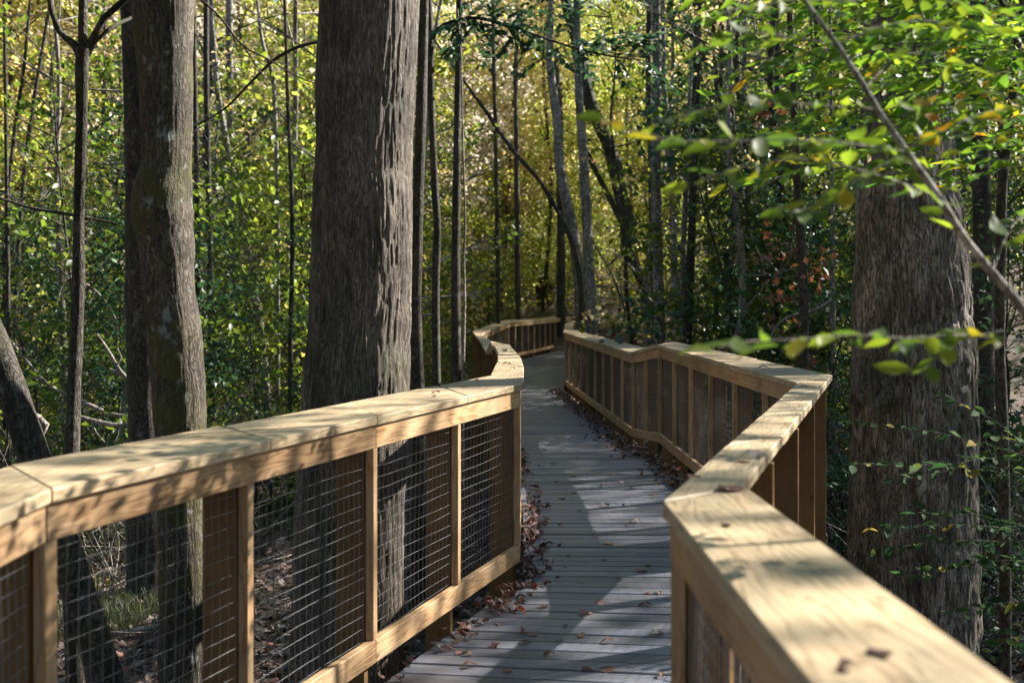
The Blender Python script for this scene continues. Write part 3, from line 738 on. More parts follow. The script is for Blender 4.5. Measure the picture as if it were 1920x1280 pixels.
for (lab, dep, pts_) in [
    ('distant shaded trunk between the mossy trunk and the widest left trunk', 19, [(387, -20, 10), (387, 180, 11), (392, 400, 12), (395, 640, 13)]),
    ('distant grey trunk right of the one beside the mossy trunk', 24, [(430, -20, 14), (431, 170, 14), (434, 400, 15), (436, 640, 15)]),
    ('distant thin trunk close to the mossy trunk upper right side', 17, [(362, -20, 9), (366, 170, 9), (370, 400, 10)]),
    ('leaning thin background stem near the left edge', 18, [(85, 60, 6), (62, 200, 8), (45, 330, 8), (30, 560, 9)]),
    ('upright thin background stem at the left edge', 14, [(8, -20, 6), (12, 300, 7), (16, 640, 8)]),
    ('crooked thin background stem left of the forked tree', 16, [(58, -20, 5), (46, 120, 6), (28, 240, 7), (12, 420, 8)]),
    ('pale slanting background stem left of the widest trunk', 22, [(480, -20, 6), (492, 80, 7), (512, 150, 8), (520, 400, 8)]),
    ('dark stem behind the thicket left of the widest trunk', 18, [(540, 200, 7), (548, 420, 9), (545, 640, 9)]),
    ('shaded background trunk above the middle of the right railing', 30, [(1340, 100, 9), (1350, 300, 10), (1345, 560, 10)]),
    ('bent thin stem right of the speckled trunk', 21, [(1322, 300, 4), (1328, 430, 5), (1340, 500, 7), (1345, 620, 8)]),
    ('background trunk left of the rust leaved trunk', 24, [(1455, 60, 14), (1458, 300, 16), (1462, 560, 20)]),
    ('dark background trunk right of the rust leaved trunk', 20, [(1530, 0, 10), (1535, 300, 10), (1530, 600, 11)]),
    ('thin background trunk behind the far left railing', 40, [(968, 250, 9), (970, 450, 11), (972, 600, 12)]),
    ('broad dark stump like trunk at the end of the boardwalk view', 50, [(1024, 520, 34), (1024, 560, 38), (1026, 610, 44)]),
    ('background trunk behind the curve of the far railing', 44, [(1050, 300, 14), (1052, 480, 16), (1052, 600, 18)]),
    ('background trunk right of the huge furrowed trunk', 13, [(1835, 0, 30), (1840, 300, 34), (1845, 700, 38)]),
    ('thin background trunk just above the far left railing', 33, [(925, 60, 8), (930, 300, 8), (934, 560, 9)]),
    ]:
    tree_from_px('background_tree', lab, 'tree', dep, pts_, M['bark_pale'] if 'pale' in lab or 'grey' in lab else M['bark_dark'], seg=14, step=.25, lump=.09, up=0 if 'stump' in lab else 4)

# dead boughs
def bough(name, label, cat_, dep, pts_, mat, subs=(), group=None):
    P3 = [P(x[0], x[1], x[3] if len(x) > 3 else dep) for x in pts_]; rr = [x[2] / 2 * dep / F for x in pts_]
    tb = TB(); tb.tube(P3, rr, seg=12, step=.06, lump=.1, seed=int(pts_[0][0]) + 9)
    for sb in subs: tb.tube([P(x[0], x[1], dep) for x in sb], [x[2] / 2 * dep / F for x in sb], seg=6, step=.08, lump=.1)
    o = link_mesh(name, tb.mesh(name, P3[0]), mat, None, P3[0]); return tag(o, label, cat_, group)
bough('fallen_branch', 'pale bare fallen branch, the lower of the two behind the mossy trunk', 'branch', 12.8, [(152, 782, 9), (180, 790, 10), (215, 797, 10), (262, 800, 10), (300, 812, 9)], M['bark_dead'], [[(218, 797, 4), (222, 812, 3), (214, 830, 2)], [(170, 788, 4), (180, 810, 3), (196, 828, 2)]])
bough('fallen_branch', 'pale bare fallen branch, the upper of the two behind the mossy trunk', 'branch', 13.4, [(150, 752, 8), (175, 762, 9), (205, 775, 9), (252, 785, 9), (290, 800, 8)], M['bark_dead'], [[(160, 760, 4), (168, 782, 3)]])
bough('fallen_branch', 'thin pale dead branch slanting down to the mossy trunk', 'branch', 12.5, [(182, 626, 4), (205, 660, 6), (222, 690, 7), (245, 718, 8), (262, 745, 8)], M['bark_dead'], [[(220, 685, 3), (228, 670, 3), (220, 652, 2)], [(205, 692, 5), (225, 700, 6), (250, 712, 6)]])
bough('fallen_branch', 'long pale dead branch lying in the thicket at the left edge', 'branch', 14, [(0, 615, 5), (45, 670, 6), (80, 712, 7), (115, 735, 7), (150, 748, 6)], M['bark_dead'])
bough('fallen_branch', 'thick pale broken branch end beside the leaning trunk at lower left', 'branch', 8.6, [(55, 775, 12), (72, 783, 14), (86, 797, 14), (80, 815, 6), (76, 835, 4)], M['bark_dead'])
bough('fallen_branch', 'pale log lying on leaf litter seen through the left wire mesh', 'log', 9.9, [(185, 1198, 7), (215, 1188, 9), (255, 1180, 9), (312, 1174, 9), (380, 1168, 8)], M['bark_dead'])
bough('broken_trunk', 'broken leaning dark stump behind the right railing', 'stump', 21, [(1366, 570, 16), (1380, 590, 18), (1395, 610, 20), (1412, 640, 22), (1425, 700, 24)], M['bark_dark'])
bough('bare_branch', 'long bare bough slanting up to the widest left trunk', 'branch', 9.5, [(600, 78, 6), (560, 88, 6), (515, 112, 6), (470, 155, 5), (420, 205, 4), (358, 240, 2)], M['bark_dark'], [[(420, 205, 3), (395, 220, 2), (372, 235, 1.5)]])
bough('bare_branch', 'bare bough slanting down from the top left of the mossy trunk', 'branch', 9.2, [(366, -10, 5), (410, 30, 4), (455, 85, 4), (500, 110, 3), (560, 145, 2.5), (600, 160, 2)], M['bark_dark'], [[(455, 85, 3), (500, 150, 2), (560, 215, 1.5)]])
bough('bare_branch', 'straight dark bough low behind the forked tree', 'branch', 9.6, [(0, 372, 5), (60, 390, 6), (130, 402, 6), (180, 412, 5), (222, 420, 4)], M['bark_dark'])
bough('bare_branch', 'grey dead bough slanting behind the rust leaved trunk', 'branch', 14, [(1440, 640, 3), (1462, 605, 5), (1490, 590, 5), (1530, 580, 5), (1560, 560, 4)], M['bark_dead'])
bough('bare_branch', 'bare curved bough hanging over the far right railing', 'branch', 22, [(1112, 455, 3), (1140, 500, 4), (1160, 545, 4.5), (1172, 590, 4.5), (1160, 625, 4)], M['bark_dark'], [[(1140, 500, 3), (1165, 470, 2), (1180, 440, 2)]])

# ------------------------------------------------------------------ foliage prototypes
def understory_proto(seed, h=5.0, rx=1.5, n=120, per=32, size=.065, z0=.3, srad=.42):
    r_ = np.random.RandomState(seed)
    z = z0 + (h - z0) * r_.rand(n) ** .9
    env = rx * np.sqrt(np.clip(1 - ((z - h * .55) / (h * .62)) ** 2, .05, 1))
    a = r_.uniform(0, 2 * np.pi, n); q = np.sqrt(r_.rand(n)) * env
    c = np.stack([q * np.cos(a), q * np.sin(a), z], 1)
    V, Fq, rn = spray_cloud(c, per, srad, size, r_, .75)
    crown = np_mesh('crown', V, Fq, rn)
    tb = TB(); sway = r_.normal(0, .25, 4)
    st = [(0, 0, -.1), (sway[0] * .4, sway[1] * .4, h * .35), (sway[2], sway[3], h * .7), (sway[0] + sway[2], sway[1], h)]
    tb.tube(st, [.026, .02, .012, .004], seg=7, step=.3, lump=.08)
    for k in r_.choice(n, 22, replace=False):
        e = c[k]; s0 = max(.2, e[2] - .3 - q[k] * .5) / h
        b_ = np.array(st[1]) * 0; t = min(s0, .98) * 3; i_ = int(t); u = t - i_
        hh = [np.array(x) for x in st]; bs = hh[min(i_, 2)] * (1 - u) + hh[min(i_ + 1, 3)] * u
        mid = (bs + e) / 2 + r_.normal(0, .08, 3) + np.array([0, 0, .08])
        tb.tube([bs, mid, e], [.010, .007, .003], seg=4, step=.25)
    return crown, tb.mesh('trunk')
def tall_proto(seed, h=15, z0=4.5, rx=2.6, n=200, per=30, size=.16):
    r_ = np.random.RandomState(seed)
    z = z0 + (h - z0) * r_.rand(n)
    env = rx * np.sqrt(np.clip(1 - ((z - (z0 + h) / 2) / ((h - z0) * .56)) ** 2, .08, 1))
    a = r_.uniform(0, 2 * np.pi, n); q = np.sqrt(r_.rand(n)) * env
    c = np.stack([q * np.cos(a), q * np.sin(a), z], 1)
    V, Fq, rn = spray_cloud(c, per, .62, size, r_, .8)
    crown = np_mesh('crown', V, Fq, rn)
    tb = TB(); s_ = r_.normal(0, .35, 6)
    st = [(0, 0, -.2), (s_[0], s_[1], h * .3), (s_[2], s_[3], h * .65), (s_[4], s_[5], h * .97)]
    tb.tube(st, [.085, .07, .045, .012], seg=9, step=.5, lump=.08)
    hh = [np.array(x) for x in st]
    for k in r_.choice(n, 26, replace=False):
        e = c[k]; t = min(max(.5, e[2] - .6 - q[k] * .5) / h, .95) * 3; i_ = int(t); u = t - i_
        bs = hh[min(i_, 2)] * (1 - u) + hh[min(i_ + 1, 3)] * u
        tb.tube([bs, (bs + e) / 2 + r_.normal(0, .15, 3), e], [.03, .018, .006], seg=5, step=.5)
    return crown, tb.mesh('trunk')
def bare_proto(seed, n=26, h=1.6):
    r_ = np.random.RandomState(seed); tb = TB()
    for _ in range(n):
        a = r_.uniform(0, 6.28); b_ = np.array([r_.normal(0, .35), r_.normal(0, .35), 0]); L_ = r_.uniform(.5, 1) * h
        e = b_ + np.array([math.cos(a) * L_ * .7, math.sin(a) * L_ * .7, L_ * r_.uniform(.3, 1)])
        mid = (b_ + e) / 2 + r_.normal(0, .15, 3)
        tb.tube([b_, mid, e], [.007, .005, .002], seg=4, step=.12)
        for _k in range(3):
            t = r_.uniform(.3, .9); s0 = b_ * (1 - t) + e * t; s1 = s0 + r_.normal(0, .22, 3); tb.tube([s0, (s0 + s1) / 2 + r_.normal(0, .04, 3), s1], [.004, .003, .0015], seg=3, step=.12)
    return tb.mesh('stems')

U = [understory_proto(100 + k, h=5.2 + .4 * k, n=[95, 70, 55, 80, 50][k], per=[44, 38, 30, 40, 26][k], size=[.062, .08, .105, .075, .125][k], srad=[.36, .42, .5, .42, .55][k]) for k in range(5)]
UF = [understory_proto(150 + k, h=5.5, n=90, per=24, size=.125, srad=.48) for k in range(3)]
SH = [understory_proto(200 + k, h=1.5, rx=.8, n=30, per=20, size=.075, z0=.1, srad=.26) for k in range(3)]
TL = [tall_proto(300 + k) for k in range(4)]
BR = [bare_proto(400 + k) for k in range(3)]
for cm, tm in U + UF + SH + TL: cm.materials.append(M['leaf_green']); tm.materials.append(M['bark_dark'])
for b_ in BR: b_.materials.append(M['bark_dead'])

def plant(name, proto, x, y, s, label, cat_, group, mat, z=None, rz=None, sz=None, trunkmat=None):
    z = float(ground_h(x, y)) if z is None else z
    root = empty(name, (x, y, z), label, cat_, group)
    root.rotation_euler = (R.gauss(0, .05), R.gauss(0, .05), R.uniform(0, 6.28) if rz is None else rz); root.scale = (s, s, s * (sz or 1))
    for nm, me, mt in (('crown', proto[0], mat), ('trunk', proto[1], trunkmat or M['bark_dark'])):
        o = bpy.data.objects.new(nm, me); col.objects.link(o); o.parent = root
        o.material_slots[0].link = 'OBJECT'; o.material_slots[0].material = mt
    return root

def clear(x, y, r):
    """keep crowns off the walkway"""
    pts_ = [(v[0].x + v[1].x) / 2 for v in LEFT]
    for k in range(0, len(DECK), 6):
        a, b_ = DECK[k]
        for p_ in (a, b_, (a + b_) / 2):
            if math.hypot(p_.x - x, p_.y - y) < r: return False
    return True
mats_mid = ['leaf_green', 'leaf_green', 'leaf_yellow', 'leaf_dark']
def zone(px0, px1, d0, d1, n, protos_, smin, smax, name, label, cat_, group, mats, r=2.0, rusty_=0):
    k = 0; tries = 0
    while k < n and tries < n * 30:
        tries += 1
        d = R.uniform(d0, d1); px = R.uniform(px0, px1); x = (px - 960) / F * d
        if not clear(x, d, r): continue
        plant(name, R.choice(protos_), x, d, R.uniform(smin, smax), label, cat_, group, M[R.choice(mats)]); k += 1
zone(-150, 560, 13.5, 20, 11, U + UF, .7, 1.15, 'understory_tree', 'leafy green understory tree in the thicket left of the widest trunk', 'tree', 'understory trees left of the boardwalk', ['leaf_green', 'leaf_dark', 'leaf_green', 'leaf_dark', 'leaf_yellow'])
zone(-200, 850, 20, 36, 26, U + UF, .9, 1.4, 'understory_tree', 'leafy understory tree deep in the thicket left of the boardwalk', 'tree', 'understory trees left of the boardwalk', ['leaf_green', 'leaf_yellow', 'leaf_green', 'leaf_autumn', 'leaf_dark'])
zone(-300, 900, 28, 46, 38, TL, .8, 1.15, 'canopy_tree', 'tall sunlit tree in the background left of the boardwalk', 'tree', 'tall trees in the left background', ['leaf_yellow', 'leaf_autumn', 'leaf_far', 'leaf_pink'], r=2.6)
zone(780, 900, 17, 26, 5, U, .6, .9, 'understory_tree', 'leafy understory tree left of the far railing curve', 'tree', 'understory trees by the far railing', ['leaf_green', 'leaf_yellow'], r=1.9)
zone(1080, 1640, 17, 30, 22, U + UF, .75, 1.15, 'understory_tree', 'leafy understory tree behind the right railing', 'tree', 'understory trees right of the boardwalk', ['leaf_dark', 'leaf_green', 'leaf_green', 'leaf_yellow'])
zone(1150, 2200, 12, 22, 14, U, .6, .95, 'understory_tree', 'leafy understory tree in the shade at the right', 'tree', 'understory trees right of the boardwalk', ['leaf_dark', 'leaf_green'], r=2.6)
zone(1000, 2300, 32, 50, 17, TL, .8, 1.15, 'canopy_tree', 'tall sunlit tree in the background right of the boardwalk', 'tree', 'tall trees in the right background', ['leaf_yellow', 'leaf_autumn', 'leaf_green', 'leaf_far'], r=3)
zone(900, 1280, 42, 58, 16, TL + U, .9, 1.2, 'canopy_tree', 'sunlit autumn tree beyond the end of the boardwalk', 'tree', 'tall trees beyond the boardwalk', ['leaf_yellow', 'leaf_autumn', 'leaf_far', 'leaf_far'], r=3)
zone(960, 1300, 38, 56, 12, U + UF, .7, 1.1, 'understory_tree', 'leafy understory tree beyond the end of the boardwalk', 'tree', 'understory trees beyond the boardwalk', ['leaf_green', 'leaf_yellow', 'leaf_yellow'])
zone(800, 1180, 44, 62, 24, U + UF, 1.0, 1.6, 'understory_tree', 'leafy understory tree beyond the end of the boardwalk', 'tree', 'understory trees beyond the boardwalk', ['leaf_green', 'leaf_yellow', 'leaf_yellow', 'leaf_far'])
zone(600, 960, 27, 44, 16, U + UF, .8, 1.3, 'understory_tree', 'leafy understory tree left of the far railing curve', 'tree', 'understory trees by the far railing', ['leaf_green', 'leaf_yellow', 'leaf_green'])
def slim_proto(seed, h=11):
    r_ = np.random.RandomState(seed); tb = TB(); ln = r_.normal(0, .9, 2)
    st = [np.array([0, 0, -.2])] + [np.array([ln[0] * t ** 1.3 + r_.normal(0, .10), ln[1] * t ** 1.3 * .5 + r_.normal(0, .10), h * t]) for t in (.15, .32, .5, .68, .85, 1)]
    tb.tube(st, [.075, .065, .055, .045, .035, .022, .008], seg=9, step=.3, lump=.12, seed=seed)
    for k in range(16):
        t = r_.uniform(.15, .95); i_ = min(int(t * 6), 5); u = t * 6 - i_; b_ = st[i_] * (1 - u) + st[i_ + 1] * u
        a = r_.uniform(0, 6.28); L_ = r_.uniform(.7, 2.4); e = b_ + np.array([math.cos(a) * L_, math.sin(a) * L_, L_ * r_.uniform(-.1, .8)]); mid = (b_ + e) / 2 + r_.normal(0, .16, 3)
        tb.tube([b_, mid, e], [.02, .013, .004], seg=5, step=.2)
        for _q in range(3):
            s0 = mid * .5 + e * .5 + r_.normal(0, .08, 3); tb.tube([mid, s0, s0 + r_.normal(0, .35, 3)], [.009, .006, .002], seg=4, step=.2)
    tr = tb.mesh('trunk'); n = 22; c = np.stack([r_.normal(ln[0] * .5, 1.0, n), r_.normal(0, 1.0, n), r_.uniform(2, h, n)], 1)
    V, Fq, rn = spray_cloud(c, 22, .4, .10, r_, .8); cr_ = np_mesh('crown', V, Fq, rn); cr_.materials.append(M['leaf_green']); tr.materials.append(M['bark_dark']); return cr_, tr
SL = [slim_proto(500 + k) for k in range(5)]
for (a, b_, d0, d1, n, lab, grp) in [(860, 1640, 17, 40, 24, 'slim leaning grey tree with bare crossing twigs behind the right railing', 'slim trees behind the right railing'), (-50, 900, 15, 36, 22, 'slim leaning grey tree with bare crossing twigs left of the boardwalk', 'slim trees left of the boardwalk')]:
    k = 0
    while k < n:
        d = R.uniform(d0, d1); px = R.uniform(a, b_); x = (px - 960) / F * d
        if not clear(x, d, 1.3): continue
        plant('slim_tree', R.choice(SL), x, d, R.uniform(.8, 1.2), lab, 'tree', grp, M[R.choice(['leaf_green', 'leaf_yellow', 'leaf_autumn'])], trunkmat=M[R.choice(['bark_dark', 'bark_dead', 'bark_pale'])]); k += 1
# low shrubs
zone(-100, 900, 13, 24, 40, SH, .5, 1.1, 'shrub', 'small leafy shrub on the forest floor left of the boardwalk', 'shrub', 'shrubs left of the boardwalk', ['leaf_green', 'leaf_yellow', 'leaf_dark'], r=1.6)
zone(1150, 2100, 8.5, 22, 34, SH, .5, 1.1, 'shrub', 'small leafy shrub on the forest floor right of the boardwalk', 'shrub', 'shrubs right of the boardwalk', ['leaf_green', 'leaf_dark', 'leaf_dark'], r=1.6)
def zone_bare(px0, px1, d0, d1, n, label, group, mats=('bark_dead',)):
    k = 0
    while k < n:
        d = R.uniform(d0, d1); px = R.uniform(px0, px1); x = (px - 960) / F * d
        if not clear(x, d, 2.4): continue
        o = bpy.data.objects.new('bare_shrub', R.choice(BR)); col.objects.link(o); o.location = (x, d, float(ground_h(x, d)))
        o.rotation_euler = (0, 0, R.uniform(0, 6.28)); o.scale = (R.uniform(.7, 1.6),) * 3; tag(o, label, 'bush', group); k += 1
zone_bare(-100, 900, 11, 19, 12, 'leafless tangle of thin twigs on the forest floor left of the boardwalk', 'leafless bushes left of the boardwalk')
zone_bare(1300, 2150, 9, 18, 16, 'leafless tangle of thin twigs on the forest floor right of the boardwalk', 'leafless bushes right of the boardwalk')

# crowns of the measured big trees, above the picture
roof_c = []
for k in range(4):
    r_ = np.random.RandomState(930 + k); n = 260
    c = r_.normal(0, 1, (n, 3)); c /= np.linalg.norm(c, axis=1)[:, None]; c *= (r_.rand(n) ** .4)[:, None]; c *= np.array([4.2, 4.2, 2.2])
    V, Fq, rn = spray_cloud(c, 30, .7, .13, r_, .45); me = np_mesh('crown', V, Fq, rn); me.materials.append(M['leaf_green']); roof_c.append(me)
def add_roof(root, top, s_=1.0):
    o = bpy.data.objects.new('crown', R.choice(roof_c)); col.objects.link(o); o.parent = root
    o.location = Vector(top) - root.location; o.rotation_euler = (0, 0, R.uniform(0, 6.28)); o.scale = (s_, s_, s_)
for k, (t, p) in enumerate(big[:4]):
    add_roof(t, (p[0].x + (1.2 if k == 1 else 0), p[0].y - (1.6 if k == 1 else 1.0), max(p[0].z + .5, 9.6)), 1.0)
# rust coloured dead leaves on the dark trunk
r_ = np.random.RandomState(77)
cs = np.array([tuple(P(px, py, 12 + r_.uniform(-.5, .3))) for px, py in [(1455, 470), (1460, 500), (1475, 450), (1520, 500), (1545, 490), (1450, 560), (1465, 600), (1500, 690), (1520, 675), (1440, 440), (1418, 215), (1430, 225), (1450, 190), (1470, 120), (1468, 560), (1530, 520)]])
V, Fq, rn = spray_cloud(cs, 9, .15, .09, r_, 1.2, .5)
o = link_mesh('crown', np_mesh('crown', V - np.array(tuple(rusty.location)), Fq, rn), M['leaf_rust'], rusty); o['label'] = 'clusters of rust coloured dead leaves'

# canopy trees added around the walk, mostly outside the picture, to shade it
for (x, y, s) in [(12, 9, .95), (15, 15, 1.0), (13, 18.5, .8), (18, 20, 1.1), (20, 11, 1.0), (15, 5, .9), (14, 25, .95), (21, 28, 1.1), (26, 18, 1.1), (9.5, 21, .8), (16.5, 24, 1), (24, 25, 1.1), (7.2, 24, 1.05), (5, 31, 1.1), (9.5, 31, 1.15), (8, 38, 1.2)]:
    t = plant('canopy_tree', R.choice(TL), x, y, s, 'tall slim trunked leafy tree added for shade right of the boardwalk', 'tree', 'tall shade trees right of the boardwalk', M['leaf_green'])
    if 14 < y < 24:
        o = bpy.data.objects.new('crown', R.choice(roof_c)); col.objects.link(o); o.parent = t; o.location = (0, 0, 10.5); o.rotation_euler = (0, 0, R.uniform(0, 6)); o.scale = (.8, .8, 1)  # extra dense crown added up high to keep sun off the deck
for (x, y, s) in [(-6, 5, 1.1), (-9, 9, 1.15), (-5, -1, 1.1), (-4, -6, 1.1), (1.5, -5, 1.1), (6, -3, 1.05), (3.5, -3.5, 1.1), (10, -6, 1.1), (-10, -3, 1.1), (-12, 5, 1.2), (0, -11, 1.2), (6, -10, 1.2), (-7, -11, 1.2), (13, -2, 1.1), (-13, 13, 1.2)]:  # unseen trees added to cut sky light from above and behind
    t = plant('canopy_tree', R.choice(TL), x, y, s, 'unseen tall leafy tree added to block sky light, behind or beside the camera', 'tree', 'tall trees outside the view', M['leaf_green'])
    if (x, y) in ((-9, 9), (-4, -6), (1.5, -5), (6, -3), (-12, 5), (0, -11), (6, -10)):
        o = bpy.data.objects.new('crown', R.choice(roof_c)); col.objects.link(o); o.parent = t; o.location = (0, 0, 9.5); o.rotation_euler = (0, 0, R.uniform(0, 6))  # extra unseen crown added overhead to block more of the sky
# distant wood as one mass
r_ = np.random.RandomState(5)
n = 4300; az = r_.uniform(-.50, .50, n); dd = 47 + 40 * r_.rand(n) ** 1.3
x = np.tan(az) * dd; z = ground_h(x, dd) + r_.rand(n) ** .9 * 16
cs = np.stack([x, dd, z], 1)
V, Fq, rn = spray_cloud(cs, 26, 1.1, .24, r_, .9, .4)
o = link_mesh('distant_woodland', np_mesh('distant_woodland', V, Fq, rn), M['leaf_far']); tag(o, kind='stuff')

# ------------------------------------------------------------------ forest floor litter, grass
r_ = np.random.RandomState(21)
n = 42000
dd = 5 + 22 * r_.rand(n) ** 1.3; pxs = r_.uniform(-150, 2150, n); x = (pxs - 960) / F * dd
c = np.stack([x, dd, ground_h(x, dd) + .01 + r_.rand(n) * .04], 1)
d, s_, nn = rand_frames(n, r_, .45)
V, Fq, rn = leaf_quads(c, d, s_, nn, .09, r_, .36)
o = link_mesh('leaf_litter', np_mesh('leaf_litter', V, Fq, rn), M['leaf_litter']); tag(o, kind='stuff')
def grass(name, centers, per, spread, h):
    r_ = np.random.RandomState(31); c = np.repeat(np.array(centers), per, 0); n = len(c)
    x = c[:, 0] + r_.normal(0, spread, n); y = c[:, 1] + r_.normal(0, spread, n); z = ground_h(x, y)
    a = r_.uniform(0, 6.28, n); hh = h * r_.uniform(.5, 1.2, n); ln = r_.uniform(.1, .6, n) * hh
    b0 = np.stack([x, y, z], 1); w = np.stack([-np.sin(a), np.cos(a), np.zeros(n)], 1) * .005; dr = np.stack([np.cos(a), np.sin(a), np.zeros(n)], 1)
    m1 = b0 + dr * ln[:, None] * .35 + np.array([0, 0, 1]) * hh[:, None] * .6; t = b0 + dr * ln[:, None] + np.array([0, 0, 1]) * hh[:, None] * .9
    V = np.stack([b0 - w, b0 + w, m1 + w * .8, m1 - w * .8, t], 1).reshape(-1, 3); o_ = np.arange(n)[:, None] * 5
    Fq = np.concatenate([o_ + np.array([[0, 1, 2]]), o_ + np.array([[0, 2, 3]]), o_ + np.array([[3, 2, 4]])])
    o = link_mesh(name, np_mesh(name, V, Fq, np.repeat(r_.rand(n), 5)), M['grass']); return tag(o, kind='stuff')
ctr = []
for px, py, k in [(200, 990, 10), (250, 1000, 10), (150, 985, 6), (290, 985, 5), (180, 1180, 6), (230, 1165, 6), (200, 1210, 6), (500, 950, 8), (540, 935, 8), (520, 985, 6), (280, 1150, 5), (600, 1000, 5), (150, 1100, 4)]:
    for _ in range(k):
        q = 2.85 * F / (py - HY + R.uniform(-12, 12)); ctr.append(((px + R.uniform(-35, 35) - 960) / F * q, q))
grass('grass_tufts', ctr, 38, .2, .2)
# twig litter
tb = TB(); r_ = np.random.RandomState(41)
for _ in range(800):
    d_ = 6.5 + 13 * r_.rand(); px = r_.choice([r_.uniform(-100, 950), r_.uniform(1350, 2100)]); x = (px - 960) / F * d_
    z = float(ground_h(x, d_)) + r_.uniform(.01, .12); a = r_.uniform(0, 6.28); L_ = r_.uniform(.15, .8)
    e = np.array([math.cos(a) * L_, math.sin(a) * L_, r_.normal(0, .08)]); b_ = np.array([x, d_, z])
    if not clear(x, d_, .9): continue
    tb.tube([b_, b_ + e * .5 + r_.normal(0, .03, 3), b_ + e], [.006, .005, .003], seg=4, step=.2)
o = link_mesh('twig_litter', tb.mesh('twig_litter'), M['bark_dead']); tag(o, kind='stuff')
# brush pile
tb = TB(); c = P(205, 825, 15); c.z = float(ground_h(c.x, c.y))
for _ in range(420):
    a = r_.normal(0, .5) + (0 if r_.rand() < .8 else 1.5); q = np.array([r_.normal(0, .75), r_.normal(0, .5), 0]); q[2] = max(0, .95 - .5 * abs(q[0]) - .4 * abs(q[1])) * r_.rand() + .5 * 0
    L_ = r_.uniform(.3, .9); e = np.array([math.cos(a), math.sin(a), r_.normal(0, .15)]) * L_
    tb.tube([q - e / 2, q + r_.normal(0, .03, 3), q + e / 2], [.006, .006, .003], seg=4, step=.3)
o = link_mesh('brush_pile', tb.mesh('brush_pile'), M['bark_dead'], None, c); tag(o, 'low pile of bluish grey cut twigs behind the left railing', 'brush pile'); o.scale = (1, 1, 1.3)

# ------------------------------------------------------------------ foreground saplings (right)
def twig_leaves(path, rs_, size, spacing, tb, r0=.0022, droop=0, both=True, kind='ovate'):
    C_, _r = catmull([tuple(p) for p in path], [1] * len(path), spacing)
    tb.tube([tuple(p) for p in path], list(np.linspace(r0, r0 * .4, len(path))), seg=6, step=.05)
    out_c = []; out_d = []
    T = np.gradient(C_, axis=0); T /= np.linalg.norm(T, axis=1)[:, None] + 1e-9
    sgn = 1
    for i_ in range(1, len(C_)):
        sgn = -sgn
        side = np.cross(T[i_], [0, 0, 1]); side /= np.linalg.norm(side) + 1e-9
        dv = T[i_] * .6 + side * sgn * rs_.uniform(.4, 1.0) + np.array([0, 0, rs_.normal(-.15 - droop, .22)]); dv /= np.linalg.norm(dv)
        L_ = size * rs_.uniform(.6, 1.2)
        out_c.append((C_[i_] + dv * (L_ / 2 + .008), L_)); out_d.append(dv)
    c = np.array([x[0] for x in out_c]); sz = np.array([x[1] for x in out_c]); d = np.array(out_d)
    up = np.stack([rs_.normal(0, .6, len(c)), rs_.normal(-.35, .6, len(c)), np.ones(len(c))], 1)
    s_ = np.cross(d, up); s_ /= np.linalg.norm(s_, axis=1)[:, None]; nn = np.cross(s_, d)
    return shaped_leaves(c, d, s_, nn, sz, rs_, kind, .25, .10)

def sapling(name, label, mainpath, radii, twigs, size, spacing, mat, barkmat, seed):
    rs_ = np.random.RandomState(seed); base = Vector(mainpath[0]); root = empty(name, base, label, 'sapling')
    tb = TB(); tb.tube([tuple(p) for p in mainpath], radii, seg=12, step=.04, lump=.06, seed=seed)
    link_mesh('trunk', tb.mesh('trunk', base), barkmat, root)
    tb = TB(); parts = []
    for tw in twigs: parts.append(twig_leaves(tw, rs_, size, spacing, tb))
    V, Fq, rn = cat(parts)
    link_mesh('twigs', tb.mesh('twigs', base), barkmat, root)
    link_mesh('crown', np_mesh('crown', V - np.array(tuple(base)), Fq, rn), mat, root)
    return root
m_ = [P(2330, 1500, 2.7), P(2150, 1100, 2.7), P(2040, 800, 2.7), P(1925, 592, 2.7), P(1860, 510, 2.7), P(1810, 450, 2.7), P(1760, 370, 2.72), P(1700, 285, 2.75), P(1645, 205, 2.78), P(1622, 165, 2.8), P(1570, 85, 2.85), P(1500, -10, 2.9), P(1430, -100, 3.0)]
m_[0].z = float(ground_h(m_[0].x, m_[0].y)) - .05
rr = [.02, .016, .013, .0105, .0095, .009, .0085, .008, .0072, .0068, .006, .005, .004]
tw = []
def T_(*pts_): tw.append([P(*q) for q in pts_])
T_((1622, 165, 2.8), (1655, 130, 2.85), (1672, 108, 2.9), (1720, 100, 3.0), (1800, 120, 3.1))
T_((1700, 285, 2.75), (1722, 262, 2.7), (1718, 215, 2.7), (1715, 195, 2.65))
T_((1925, 640, 2.5), (1800, 628, 2.4), (1700, 634, 2.3), (1600, 628, 2.25), (1500, 636, 2.2), (1400, 640, 2.15), (1350, 650, 2.1))
T_((1880, 620, 2.5), (1800, 640, 2.45), (1720, 700, 2.4))
T_((1700, 285, 2.75), (1600, 270, 2.6), (1480, 262, 2.5), (1350, 265, 2.45), (1240, 260, 2.4), (1140, 225, 2.35))
T_((1645, 205, 2.8), (1560, 200, 2.75), (1450, 190, 2.7), (1340, 200, 2.65), (1240, 230, 2.6))
T_((1760, 370, 2.7), (1650, 330, 2.6), (1520, 300, 2.5), (1400, 310, 2.45), (1300, 345, 2.4))
T_((1570, 85, 2.85), (1480, 70, 2.8), (1400, 60, 2.8), (1330, 80, 2.8))
T_((1500, 0, 2.9), (1420, 10, 2.85), (1350, 25, 2.8))
T_((1570, 85, 2.85), (1650, 50, 2.9), (1750, 40, 3.0), (1850, 60, 3.1))
T_((1500, 0, 2.9), (1600, 0, 3), (1700, -10, 3.1), (1820, 10, 3.2), (1920, 30, 3.2))
T_((1810, 450, 2.7), (1750, 330, 2.9), (1800, 230, 3.0), (1900, 200, 3.1))
